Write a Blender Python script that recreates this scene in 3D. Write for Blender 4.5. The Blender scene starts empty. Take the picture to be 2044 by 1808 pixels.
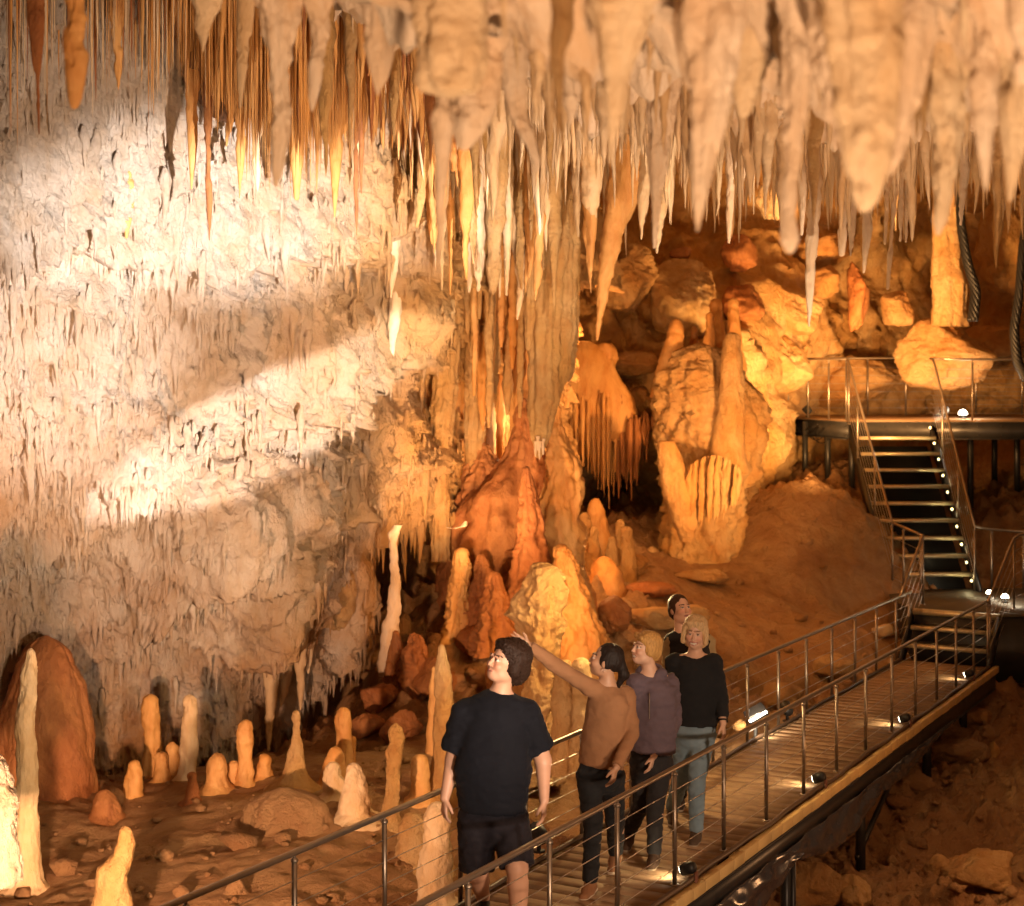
import bpy, math, random
import numpy as np
from mathutils import Vector, Matrix

sc = bpy.context.scene
C = sc.collection
# ------------------------------------------------------------------ camera
# level camera, eye 3.825 m above the walkway datum; F = focal length in 2044-px-wide units
F, CX, HY, HC = 3300.0, 1022.0, 695.0, 3.825
cd = bpy.data.cameras.new('camera')
cam = bpy.data.objects.new('camera', cd)
C.objects.link(cam)
cam.location = (0, 0, HC)
cam.rotation_euler = (math.radians(90), 0, 0)
cd.sensor_width = 36
cd.lens = F / 2044 * 36
cd.shift_y = -(904 - HY) / 2044
cd.clip_start = 0.1
cd.clip_end = 400
cd.dof.use_dof = True
cd.dof.focus_distance = 12.5
cd.dof.aperture_fstop = 2.6
sc.camera = cam
# ------------------------------------------------------------------ world and exposure
w = bpy.data.worlds.new("World")
sc.world = w
w.use_nodes = True
wb = w.node_tree.nodes['Background']
wb.inputs[0].default_value = (1.0, 0.46, 0.22, 1)
wb.inputs[1].default_value = 0.07
sc.view_settings.view_transform = 'Standard'
sc.view_settings.look = 'None'
sc.view_settings.exposure = 0.0
sc.view_settings.gamma = 1
sc.render.engine = 'CYCLES'
sc.cycles.max_bounces = 4
sc.cycles.diffuse_bounces = 3
sc.cycles.glossy_bounces = 2
sc.cycles.transmission_bounces = 2
sc.cycles.caustics_reflective = False
sc.cycles.caustics_refractive = False
sc.cycles.sample_clamp_indirect = 4.0
sc.cycles.use_denoising = True

def P(px, py, Y):
    return np.array([(px - CX) / F * Y, Y, HC - (py - HY) / F * Y])

def spot(name, loc, tgt, power, color, cone=60, blend=0.6, size=0.12):
    l = bpy.data.lights.new(name, 'SPOT')
    l.energy = power; l.color = color
    l.spot_size = math.radians(cone); l.spot_blend = blend
    l.shadow_soft_size = size
    o = bpy.data.objects.new(name, l); C.objects.link(o)
    o.location = tuple(loc)
    o.rotation_euler = (Vector(tuple(tgt)) - Vector(tuple(loc))).to_track_quat('-Z', 'Y').to_euler()
    return o

def point(name, loc, power, color, size=0.1):
    l = bpy.data.lights.new(name, 'POINT')
    l.energy = power; l.color = color; l.shadow_soft_size = size
    o = bpy.data.objects.new(name, l); C.objects.link(o)
    o.location = tuple(loc)
    return o
# ------------------------------------------------------------------ the cave's own lamps and added fills
WARM = (1.0, 0.54, 0.21); AMBER = (1.0, 0.42, 0.11)
# big floods out of view to the right of the camera, thrown across at the white wall
def espot(name, loc, pc, pl, half_short, power, color, blend, size=.06):
    """spot with barn doors: an oval pool centred on pc, reaching to pl along its long side, half_short metres across"""
    loc = np.array(loc, float); d = pc - loc; D = np.linalg.norm(d); d /= D
    u = pl - pc; u = u - (u @ d) * d; hl = np.linalg.norm(u); u /= hl
    o = spot(name, loc, pc, power, color, 2 * math.degrees(math.atan(hl / D)), blend, size)
    z = -d; y = np.cross(z, u)
    M = Matrix((tuple(u), tuple(y), tuple(z))).transposed()
    o.rotation_euler = M.to_euler(); o.scale = (1, half_short / hl, 1)
    return o
LW = (2.6, 2.8, 1.9); CW = (1, 0.94, 0.91)
espot('wall_flood', LW, P(490, 400, 15.2), P(-280, 400, 12.6), 1.15, 19500, CW, .85)
espot('wall_flood', LW, P(110, 730, 14.4), P(-230, 770, 13.2), 1.35, 12500, CW, .85)
espot('wall_flood', LW, P(545, 825, 16.6), P(900, 640, 18.8), .60, 20000, CW, .4)
spot('wall_flood', LW, P(380, 640, 15.5), 4300, (1, .78, .60), 42, .9)  # added broad fill that lifts the wall between the lit bands
spot('wall_flood', (5.8, 6.4, 1.2), P(840, 360, 18.0), 4600, (1, 0.74, 0.50), 22, 0.5, 0.08)
# added soft warm fill that washes the near rails and the people
spot('low_fill', (4.6, 3.0, 1.6), P(1100, 1500, 12), 1900, (1, .66, .42), 44, 0.8, 0.3)
# added wash to brighten the lower wall and the floor, out of view at the bottom
spot('floor_fill', (-2.7, 8.0, 0.3), P(330, 1200, 16.5), 2500, (1, .56, .32), 84, 0.9, 0.12)
# lamp down by the left stalagmites
spot('stalagmite_flood', (-1.9, 9.2, -0.2), P(60, 1500, 11.9), 360, (1, 0.74, 0.40), 62, 0.6, 0.06)
# upward lamps under the near ceiling
spot('ceiling_flood', (2.6, 8.0, 0.9), (1.8, 9.0, 6.0), 620, (1, 0.62, 0.37), 125, 0.8, 0.2)
spot('ceiling_flood', (5.0, 14.0, -0.2), (4.4, 17.5, 6.0), 600, (1, 0.57, 0.28), 100, 0.8, 0.2)
spot('near_ceiling_fill', (0.8, 0.6, 0.5), (0.8, 5.0, 5.4), 2000, (1, 0.64, 0.38), 100, 0.9, 0.15)  # added fill to brighten the near stalactites
# hidden lamps further in, with added fills among them
point('brown_mass_lamp', P(1200, 1080, 20.5), 28, AMBER, 0.1)
point('curtain_lamp', P(1104, 830, 21.15), 95, (1, .56, .24), .1)
spot('column_fill', P(880, 1230, 17.2), P(980, 740, 20.6), 620, (1, .58, .26), 70, .8, 0.1)  # added fill that brightens the columns from the front
spot('recess_flood', P(1160, 1240, 16.6), P(930, 1150, 20.0), 210, AMBER, 80, .9, 0.1)
point('canopy_lamp', P(1200, 690, 21.5), 60, AMBER, 0.12)
spot('back_lamp', P(1700, 960, 23.5), P(1480, 400, 29.5), 1900, (1, 0.53, 0.18), 95, .9, 0.2)
spot('far_lamp', P(1760, 840, 24.5), P(1900, 420, 31), 1900, (1, 0.50, 0.17), 100, .9, 0.2)
spot('mass_lamp', P(1640, 1000, 20.0), P(1400, 800, 24.0), 1050, (1, 0.47, 0.15), 85, .9, 0.15)
spot('slope_lamp', P(1500, 900, 19.0), P(1560, 1180, 23.5), 170, AMBER, 95, .9, 0.2)
point('pillar_lamp', P(1262, 1150, 14.7), 150, (1, .68, .30), 0.08)
point('rubble_fill', (5.2, 14.2, 0.1), 75, (1, .48, .2), 0.2)  # added fill that lifts the dark ground on the right
point('stair_lamp', (8.2, 23.0, 2.2), 14, (1, .6, .3), 0.15)
spot('deck_fill', (3.2, 13.0, 5.0), (3.6, 15.5, 0), 180, (1, .66, .38), 90, .9, 0.2)  # light added to brighten the deck, no fixture for it

# ------------------------------------------------------------------ noise
_rs = np.random.RandomState(7)
_perm = np.concatenate([_rs.permutation(256)] * 3).astype(np.int32)
_g = _rs.normal(size=(256, 3)); _g /= np.linalg.norm(_g, axis=1)[:, None]
_g = _g.astype(np.float32)

def pn(p):
    """gradient noise, p (..., 3) -> about -0.7..0.7"""
    p = np.asarray(p, dtype=np.float32)
    i = np.floor(p).astype(np.int32); f = p - i
    i &= 255
    u = f * f * f * (f * (f * 6 - 15) + 10)
    out = 0
    for dx in (0, 1):
        for dy in (0, 1):
            for dz in (0, 1):
                h = _perm[_perm[_perm[(i[..., 0] + dx) & 255] + ((i[..., 1] + dy) & 255)] + ((i[..., 2] + dz) & 255)]
                g = _g[h]
                d = g[..., 0] * (f[..., 0] - dx) + g[..., 1] * (f[..., 1] - dy) + g[..., 2] * (f[..., 2] - dz)
                wgt = (u[..., 0] if dx else 1 - u[..., 0]) * (u[..., 1] if dy else 1 - u[..., 1]) * (u[..., 2] if dz else 1 - u[..., 2])
                out = out + d * wgt
    return out

def fbm(p, octv=4, gain=0.5, ridge=False):
    p = np.asarray(p, dtype=np.float32); a = 1.0; s = 0; t = 0
    for k in range(octv):
        n = pn(p * (2.03 ** k) + 17.3 * k)
        if ridge: n = 0.35 - np.abs(n) * 1.4
        s = s + a * n; t += a; a *= gain
    return s / t * 1.6

def sstep(a, b, x):
    t = np.clip((x - a) / (b - a), 0, 1)
    return t * t * (3 - 2 * t)

class RBF:
    """thin-plate spline through scattered values"""
    def __init__(s, pts, vals, lam=0.0):
        s.p = np.array(pts, float); n = len(pts)
        K = s.k(np.linalg.norm(s.p[:, None] - s.p[None], axis=2)) + lam * np.eye(n)
        Q = np.hstack([np.ones((n, 1)), s.p])
        A = np.vstack([np.hstack([K, Q]), np.hstack([Q.T, np.zeros((3, 3))])])
        s.w = np.linalg.solve(A, np.concatenate([np.array(vals, float), np.zeros(3)]))
    def k(s, r):
        return r * r * np.log(r + 1e-9)
    def __call__(s, q):
        q = np.asarray(q, float); sh = q.shape[:-1]; q = q.reshape(-1, 2)
        out = np.full(len(q), s.w[-3]) + q @ s.w[-2:]
        for i in range(len(s.p)):
            out += s.w[i] * s.k(np.linalg.norm(q - s.p[i], axis=1))
        return out.reshape(sh)

# ------------------------------------------------------------------ mesh building
def mesh_from(name, V, Fc, mat, smooth=True, loose=False):
    """V (n,3); Fc (m,4) or (m,3) array, or a list of such arrays"""
    me = bpy.data.meshes.new(name)
    if not isinstance(Fc, (list, tuple)): Fc = [Fc]
    Fc = [np.asarray(f, dtype=np.int32) for f in Fc if len(f)]
    loops = np.concatenate([f.ravel() for f in Fc])
    tot = np.concatenate([np.full(len(f), f.shape[1], dtype=np.int32) for f in Fc])
    st = np.concatenate([[0], np.cumsum(tot)[:-1]]).astype(np.int32)
    me.vertices.add(len(V)); me.vertices.foreach_set('co', np.asarray(V, dtype=np.float32).ravel())
    me.loops.add(len(loops)); me.loops.foreach_set('vertex_index', loops)
    me.polygons.add(len(tot)); me.polygons.foreach_set('loop_start', st)
    me.polygons.foreach_set('loop_total', tot)
    if smooth: me.polygons.foreach_set('use_smooth', np.ones(len(tot), dtype=bool))
    me.update(calc_edges=True)
    if mat: me.materials.append(mat)
    return me

def link(name, me, parent=None, loc=(0, 0, 0)):
    o = bpy.data.objects.new(name, me); C.objects.link(o)
    o.location = tuple(float(a) for a in loc)
    if parent is not None: o.parent = parent
    return o

def tag(o, label=None, cat=None, group=None, kind=None):
    if label: o['label'] = label
    if cat: o['category'] = cat
    if group: o['group'] = group
    if kind: o['kind'] = kind
    return o

def root(name, label, cat, loc=(0, 0, 0), group=None):
    return tag(link(name, None, None, loc), label, cat, group)

def grid_faces(ny, nx, wrap=False):
    a = np.arange(ny * nx).reshape(ny, nx)
    if wrap: a = np.hstack([a, a[:, :1]])
    return np.stack([a[:-1, :-1], a[:-1, 1:], a[1:, 1:], a[1:, :-1]], -1).reshape(-1, 4)

class MB:
    """collects boxes, bars and tubes into one mesh, world coordinates"""
    def __init__(s): s.V = []; s.Q = []; s.T = []; s.n = 0
    def _add(s, V, Q=None, T=None):
        if Q is not None and len(Q): s.Q.append(np.asarray(Q) + s.n)
        if T is not None and len(T): s.T.append(np.asarray(T) + s.n)
        s.V.append(np.asarray(V, float)); s.n += len(V)
    def prism(s, pts, z0, z1, dz=None):
        """polygon (n,2) with bottom z0 and top z1 (scalars or arrays)"""
        n = len(pts); pts = np.asarray(pts, float)
        z0 = np.broadcast_to(z0, n); z1 = np.broadcast_to(z1, n)
        V = np.vstack([np.c_[pts, z0], np.c_[pts, z1]])
        Q = [(i, (i + 1) % n, n + (i + 1) % n, n + i) for i in range(n)]
        T = [(0, i + 1, i) for i in range(1, n - 1)] + [(n, n + i, n + i + 1) for i in range(1, n - 1)]
        s._add(V, Q, T)
    def bar(s, a, b, wd, ht, up=(0, 0, 1)):
        a = np.array(a, float); b = np.array(b, float); d = b - a; d /= np.linalg.norm(d)
        up = np.array(up, float)
        if abs(d @ up) > 0.98: up = np.array([1.0, 0, 0])
        r = np.cross(d, up); r /= np.linalg.norm(r); u = np.cross(r, d)
        V = [q + r * sx * wd / 2 + u * sz * ht / 2 for q in (a, b) for sx, sz in ((-1, -1), (1, -1), (1, 1), (-1, 1))]
        s._add(V, [(0, 1, 2, 3), (7, 6, 5, 4), (0, 4, 5, 1), (1, 5, 6, 2), (2, 6, 7, 3), (3, 7, 4, 0)])
    def tube(s, pts, r, m=8, caps=True):
        pts = np.asarray(pts, float); n = len(pts)
        r = np.broadcast_to(r, n)
        d = np.gradient(pts, axis=0); d /= np.linalg.norm(d, axis=1)[:, None]
        ref = np.array([0, 0, 1.0]) if abs(d[:, 2]).mean() < 0.8 else np.array([0, 1.0, 0])
        A = np.cross(d, ref); A /= np.linalg.norm(A, axis=1)[:, None]; B = np.cross(d, A)
        t = np.arange(m) * 2 * math.pi / m
        V = pts[:, None] + r[:, None, None] * (A[:, None] * np.cos(t)[None, :, None] + B[:, None] * np.sin(t)[None, :, None])
        V = V.reshape(-1, 3)
        T = []
        if caps:
            V = np.vstack([V, pts[0], pts[-1]]); c0 = n * m; c1 = c0 + 1
            T = [(c0, (i + 1) % m, i) for i in range(m)] + [(c1, (n - 1) * m + i, (n - 1) * m + (i + 1) % m) for i in range(m)]
        s._add(V, grid_faces(n, m, True), T)
    def build(s, name, mat, parent=None, smooth=False, bevel=0):
        V = np.vstack(s.V)
        off = np.array(parent.matrix_world.translation) if parent is not None else np.zeros(3)
        off = wloc(parent)
        Fc = []
        if s.Q: Fc.append(np.vstack(s.Q))
        if s.T: Fc.append(np.vstack(s.T))
        me = mesh_from(name, V - off, Fc, mat, smooth)
        o = link(name, me, parent)
        if bevel:
            md = o.modifiers.new('bevel', 'BEVEL'); md.width = bevel; md.segments = 2; md.limit_method = 'ANGLE'
        return o

def wloc(o):
    l = np.zeros(3)
    while o is not None:
        l += np.array(o.location); o = o.parent
    return l

# ------------------------------------------------------------------ materials
def new_mat(name):
    m = bpy.data.materials.new(name); m.use_nodes = True
    return m, m.node_tree.nodes, m.node_tree.links, m.node_tree.nodes['Principled BSDF']

def rock(name, cols, scale=1.0, stretch=1.0, rough=0.6, bump=0.5, fine=28.0, spec=0.3, coords='pos', bd=0.03, fmul=0.45):
    """cols: three colours mixed by two noises, bump from three noises"""
    m, N, L, B = new_mat(name)
    geo = N.new('ShaderNodeNewGeometry')
    if coords == 'pos': src = geo.outputs['Position']
    else: src = N.new('ShaderNodeTexCoord').outputs['Object']
    mp = N.new('ShaderNodeMapping'); mp.inputs['Scale'].default_value = (1, 1, 1 / stretch)
    L.new(src, mp.inputs[0])
    def nz(sc_, det=4, dis=0.0, rgh=0.55):
        n = N.new('ShaderNodeTexNoise'); n.inputs['Scale'].default_value = sc_
        n.inputs['Detail'].default_value = det; n.inputs['Distortion'].default_value = dis
        n.inputs['Roughness'].default_value = rgh
        L.new(mp.outputs[0], n.inputs['Vector']); return n
    n1 = nz(0.9 * scale, 5, 0.6); n2 = nz(4.5 * scale, 6, 0.3, 0.65); n3 = nz(fine, 8, 0.1, 0.75)
    r1 = N.new('ShaderNodeValToRGB'); r1.color_ramp.elements[0].position = 0.38; r1.color_ramp.elements[1].position = 0.62
    L.new(n1.outputs[0], r1.inputs[0])
    r2 = N.new('ShaderNodeValToRGB'); r2.color_ramp.elements[0].position = 0.42; r2.color_ramp.elements[1].position = 0.72
    L.new(n2.outputs[0], r2.inputs[0])
    m1 = N.new('ShaderNodeMix'); m1.data_type = 'RGBA'
    m1.inputs['A'].default_value = (*cols[0], 1); m1.inputs['B'].default_value = (*cols[1], 1)
    L.new(r1.outputs[0], m1.inputs['Factor'])
    m2 = N.new('ShaderNodeMix'); m2.data_type = 'RGBA'
    m2.inputs['B'].default_value = (*cols[2], 1)
    mu = N.new('ShaderNodeMath'); mu.operation = 'MULTIPLY'; mu.inputs[1].default_value = 0.75
    L.new(r2.outputs[0], mu.inputs[0]); L.new(mu.outputs[0], m2.inputs['Factor'])
    L.new(m1.outputs['Result'], m2.inputs['A']); L.new(m2.outputs['Result'], B.inputs['Base Color'])
    ad = N.new('ShaderNodeMath'); ad.operation = 'MULTIPLY_ADD'; ad.inputs[1].default_value = fmul
    L.new(n3.outputs[0], ad.inputs[0]); L.new(n2.outputs[0], ad.inputs[2])
    bp = N.new('ShaderNodeBump'); bp.inputs['Strength'].default_value = bump; bp.inputs['Distance'].default_value = bd
    L.new(ad.outputs[0], bp.inputs['Height']); L.new(bp.outputs[0], B.inputs['Normal'])
    B.inputs['Roughness'].default_value = rough
    B.inputs['Specular IOR Level'].default_value = spec
    return m

def plain(name, col, rough=0.5, metal=0.0, spec=0.5, var=0.15, sc_=12, bump=0.0):
    m, N, L, B = new_mat(name)
    n = N.new('ShaderNodeTexNoise'); n.inputs['Scale'].default_value = sc_; n.inputs['Detail'].default_value = 5
    tc = N.new('ShaderNodeNewGeometry'); L.new(tc.outputs['Position'], n.inputs['Vector'])
    mx = N.new('ShaderNodeMix'); mx.data_type = 'RGBA'
    mx.inputs['A'].default_value = (*[c * (1 - var) for c in col], 1)
    mx.inputs['B'].default_value = (*[min(1, c * (1 + var)) for c in col], 1)
    L.new(n.outputs[0], mx.inputs['Factor']); L.new(mx.outputs['Result'], B.inputs['Base Color'])
    mr = N.new('ShaderNodeMapRange'); mr.inputs['To Min'].default_value = rough * 0.8; mr.inputs['To Max'].default_value = min(1, rough * 1.25)
    L.new(n.outputs[0], mr.inputs['Value']); L.new(mr.outputs[0], B.inputs['Roughness'])
    B.inputs['Metallic'].default_value = metal; B.inputs['Specular IOR Level'].default_value = spec
    if bump:
        bp = N.new('ShaderNodeBump'); bp.inputs['Strength'].default_value = bump; bp.inputs['Distance'].default_value = 0.01
        L.new(n.outputs[0], bp.inputs['Height']); L.new(bp.outputs[0], B.inputs['Normal'])
    return m

def glow(name, col, s):
    m, N, L, B = new_mat(name)
    B.inputs['Base Color'].default_value = (*col, 1)
    B.inputs['Emission Color'].default_value = (*col, 1); B.inputs['Emission Strength'].default_value = s
    return m

M_white = rock('white_calcite', [(0.70, 0.57, 0.45), (0.80, 0.70, 0.60), (0.56, 0.38, 0.22)], 0.9, 1.8, 0.8, 1.0, 34, bd=0.075, fmul=0.9)
M_cream = rock('cream_calcite', [(0.70, 0.50, 0.29), (0.76, 0.60, 0.40), (0.60, 0.36, 0.15)], 1.2, 2.2, 0.45, 0.8, 22, bd=.05)
M_pink = rock('pale_calcite', [(0.74, 0.58, 0.42), (0.68, 0.46, 0.27), (0.80, 0.68, 0.54)], 1.6, 2.2, 0.42, 0.8, 20, bd=.05)
M_amber = rock('amber_calcite', [(0.62, 0.29, 0.075), (0.72, 0.42, 0.16), (0.46, 0.17, 0.035)], 1.4, 2.6, 0.42, 0.7, 22, bd=.05)
M_brown = rock('brown_calcite', [(0.38, 0.14, 0.045), (0.46, 0.20, 0.07), (0.24, 0.08, 0.028)], 1.6, 1.8, 0.5, 0.9, 20, bd=.06)
M_ochre = rock('ochre_rock', [(0.58, 0.30, 0.10), (0.66, 0.42, 0.19), (0.42, 0.18, 0.05)], 1.1, 1.0, 0.6, 1.0, 14, bd=0.10, fmul=0.7)
M_gold = rock('golden_flowstone', [(0.64, 0.36, 0.12), (0.72, 0.49, 0.24), (0.52, 0.24, 0.07)], 1.3, 1.5, 0.5, 1.0, 18, bd=0.09, fmul=0.7)
M_floor = rock('cave_floor', [(0.46, 0.24, 0.105), (0.54, 0.33, 0.16), (0.33, 0.15, 0.06)], 0.9, 1.0, 0.5, 1.0, 14, bd=0.11, fmul=0.8)
M_hollow_shade = rock('hollow_shade', [(0.13, 0.06, 0.03), (0.2, 0.1, 0.05), (0.08, 0.04, 0.025)], 1.0, 1.0, 0.7, 0.8, 16, bd=0.05)  # dark tone that paints the shade of the hollow
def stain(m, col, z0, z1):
    """iron stain with brown shade put into the colour, stronger towards the foot of the wall, broken up by noise"""
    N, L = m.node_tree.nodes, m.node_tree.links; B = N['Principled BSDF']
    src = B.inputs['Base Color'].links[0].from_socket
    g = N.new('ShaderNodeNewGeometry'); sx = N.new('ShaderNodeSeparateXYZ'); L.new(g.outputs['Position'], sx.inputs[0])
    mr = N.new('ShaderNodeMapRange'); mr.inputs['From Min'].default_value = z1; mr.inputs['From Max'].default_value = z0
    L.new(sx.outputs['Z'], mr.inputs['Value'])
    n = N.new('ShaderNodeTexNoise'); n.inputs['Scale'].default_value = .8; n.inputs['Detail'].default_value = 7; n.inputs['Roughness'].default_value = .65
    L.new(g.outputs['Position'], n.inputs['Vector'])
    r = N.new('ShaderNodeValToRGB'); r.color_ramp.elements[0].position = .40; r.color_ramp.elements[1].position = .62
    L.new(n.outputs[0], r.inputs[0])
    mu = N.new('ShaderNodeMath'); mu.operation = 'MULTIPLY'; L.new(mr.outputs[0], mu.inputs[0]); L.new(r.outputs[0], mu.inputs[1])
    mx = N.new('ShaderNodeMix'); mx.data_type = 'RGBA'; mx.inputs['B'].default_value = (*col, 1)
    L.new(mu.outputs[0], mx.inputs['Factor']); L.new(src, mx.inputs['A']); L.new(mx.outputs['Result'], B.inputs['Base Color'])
stain(M_white, (.55, .30, .14), 0.0, 4.6)  # mineral stain that also paints the wall's brown shaded zones

def stain_x(m, col, x0, x1):
    """gold iron stain on the right-hand end of the wall"""
    N, L = m.node_tree.nodes, m.node_tree.links; B = N['Principled BSDF']
    src = B.inputs['Base Color'].links[0].from_socket
    g = N.new('ShaderNodeNewGeometry'); sx = N.new('ShaderNodeSeparateXYZ'); L.new(g.outputs['Position'], sx.inputs[0])
    n = N.new('ShaderNodeTexNoise'); n.inputs['Scale'].default_value = 1.1; n.inputs['Detail'].default_value = 7
    L.new(g.outputs['Position'], n.inputs['Vector'])
    a = N.new('ShaderNodeMath'); a.operation = 'MULTIPLY_ADD'; a.inputs[1].default_value = 2.2; L.new(n.outputs[0], a.inputs[0]); L.new(sx.outputs['X'], a.inputs[2])
    mr = N.new('ShaderNodeMapRange'); mr.inputs['From Min'].default_value = x0 + 1.1; mr.inputs['From Max'].default_value = x1 + 1.1
    L.new(a.outputs[0], mr.inputs['Value'])
    mx = N.new('ShaderNodeMix'); mx.data_type = 'RGBA'; mx.inputs['B'].default_value = (*col, 1)
    L.new(mr.outputs[0], mx.inputs['Factor']); L.new(src, mx.inputs['A']); L.new(mx.outputs['Result'], B.inputs['Base Color'])
stain_x(M_white, (.68, .38, .14), -2.5, -0.9)
# ================================================================== THE CAVE
def relief(name, ctrl, xr, yr, step, disp, mat, ybot=None, kind='structure', label=None):
    """a rock face through control points (px, py, Y), then pushed along its normal by world-space noise"""
    c = np.array(ctrl, float)
    rb = RBF(c[:, :2] / 1000, np.log(c[:, 2]), 1e-4)
    nx = int((xr[1] - xr[0]) / step) + 1; ny = int((yr[1] - yr[0]) / step) + 1
    px = np.linspace(xr[0], xr[1], nx)
    t = np.linspace(0, 1, ny)
    if ybot is None: yb = np.full(nx, float(yr[1]))
    else: yb = np.interp(px, [q[0] for q in ybot], [q[1] for q in ybot])
    PX = np.broadcast_to(px, (ny, nx)); PY = yr[0] + t[:, None] * (yb - yr[0])[None, :]
    Y = np.exp(rb(np.stack([PX, PY], -1) / 1000))
    Pt = np.stack([(PX - CX) / F * Y, Y, HC - (PY - HY) / F * Y], -1)
    du = np.gradient(Pt, axis=1); dv = np.gradient(Pt, axis=0)
    nrm = np.cross(du, dv); nrm /= np.linalg.norm(nrm, axis=2)[..., None] + 1e-9
    if nrm[..., 1].mean() > 0: nrm = -nrm
    D = disp(Pt, t[:, None])
    V = Pt + nrm * D[..., None]
    o = link(name, mesh_from(name, V.reshape(-1, 3), grid_faces(ny, nx), mat))
    tag(o, label, None, None, kind)
    return o, V

def stretch(p, a, b): return p * np.array([a, a, b], dtype=np.float32)

def crust(p, t):
    """overhanging shelves with serrated lower edges, streaks, bulges"""
    big = fbm(stretch(p, 0.45, 0.35), 4) * 0.75
    mid = fbm(stretch(p, 1.7, 1.1), 4) * 0.30
    st = fbm(stretch(p, 6.0, 1.1), 3) * 0.13
    wv = fbm(stretch(p, 0.8, 0.8), 3)
    rag = pn(stretch(p, 9.0, 0.7)) + 0.6 * pn(stretch(p, 22.0, 1.2))
    out = big + mid + st
    for k, amp in ((1.3, 0.26), (3.4, 0.12), (8.0, 0.05)):
        ph = p[..., 2] * k + wv * 1.6 + rag * 0.30 * k / 1.5 + k
        f = ph - np.floor(ph)
        m = sstep(-0.15, 0.25, fbm(stretch(p, 0.9, 0.9) + 5 * k, 2))
        out = out + amp * (1 - f) ** 1.6 * np.minimum(1, f * 14) * m
    X = p[..., 0]; Z = p[..., 2]
    big2 = fbm(stretch(p, .7, .2) + 40, 3)
    for zl, amp, dec in ((4.72 + .30 * big2 + rag * .16, .48, .9), (2.55 + .50 * (X + 3.55) + .35 * big2 + rag * .13, .46, .8), (1.15 + .55 * (X + 3.55) + .4 * big2 + rag * .12, .30, .6)):
        h = Z - zl
        out = out + np.where(h > 0, amp * np.exp(-np.maximum(h, 0) / dec) * np.minimum(1, np.maximum(h, 0) * 12), 0)
    return out + fbm(stretch(p, 15.0, 6.0), 3) * 0.07 + fbm(stretch(p, 34.0, 16.0), 2) * 0.03

wall_ctrl = [(-500, -350, 10.5), (-500, 700, 12.5), (-500, 1600, 15.0),
    (0, -300, 11.5), (0, 300, 13.0), (0, 700, 14.2), (0, 1100, 15.4), (0, 1560, 16.6),
    (300, -300, 12.8), (300, 300, 14.2), (300, 700, 15.2), (270, 960, 15.2), (300, 1200, 16.8), (300, 1540, 17.4),
    (470, 1080, 15.7), (600, 300, 15.8), (600, 700, 16.8), (520, 900, 16.6), (600, 1100, 17.6), (520, 1480, 18.2),
    (760, -200, 15.5), (800, 200, 17.0), (800, 600, 18.6), (760, 1000, 19.2), (690, 1300, 18.8),
    (1000, 200, 19.0), (1000, 560, 20.5), (960, 900, 21.5), (1200, 200, 21.0), (1200, 700, 22.5)]
wall_bottom = [(-500, 1640), (180, 1560), (400, 1545), (500, 1500), (530, 1440), (590, 1420), (640, 1370), (690, 1310), (730, 1220),
    (750, 1110), (800, 1060), (850, 1030), (1130, 960)]
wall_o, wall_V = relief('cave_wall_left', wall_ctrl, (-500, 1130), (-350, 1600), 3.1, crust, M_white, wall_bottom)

def lumpy(p, t):
    big = fbm(p * 0.35, 4) * 1.0
    r = fbm(p * 1.1, 6, 0.6, ridge=True) * 0.45
    fl = fbm(stretch(p, 3.2, 0.8), 4) * 0.12
    return big + r + fl + fbm(p * 6.0, 3) * 0.04

back_ctrl = [(100, 900, 25), (100, 1600, 22), (500, 1000, 25), (520, 1450, 20.8), (560, 1600, 20.5), (700, 1200, 23), (760, 1400, 20.5), (900, 700, 24),
    (900, 1000, 23.5), (960, 1250, 21.5), (1100, 800, 25), (1080, 1100, 22.5), (1180, 700, 25.5), (1180, 850, 26), (1200, 1000, 29.5), (1290, 960, 29.5),
    (1240, 820, 26.5), (1340, 900, 25.2), (1420, 860, 24.4), (1380, 1060, 24.2), (1450, 1000, 24.4), (1420, 700, 25.3), (1550, 800, 27.5), (1550, 960, 26.8),
    (1500, 1080, 26.0), (1550, 640, 28), (1300, 560, 28.5), (1180, 480, 27.5), (1220, 400, 28.5), (1500, 430, 30), (1700, 450, 31), (1700, 650, 31.0), (1800, 800, 32.5),
    (2000, 700, 32), (2300, 700, 31), (1750, 560, 32.5), (1700, 300, 31), (1950, 500, 33), (2000, 300, 34), (2300, 400, 31), (2000, 900, 34), (1800, 950, 33),
    (1500, 1400, 26), (1200, 1400, 26), (2000, 1200, 34), (2600, 700, 28), (2600, 1200, 28), (1300, 200, 29), (1900, 150, 33)]
relief('cave_wall_back', back_ctrl, (100, 2650), (120, 1500), 4.2, lumpy, M_gold)

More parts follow.
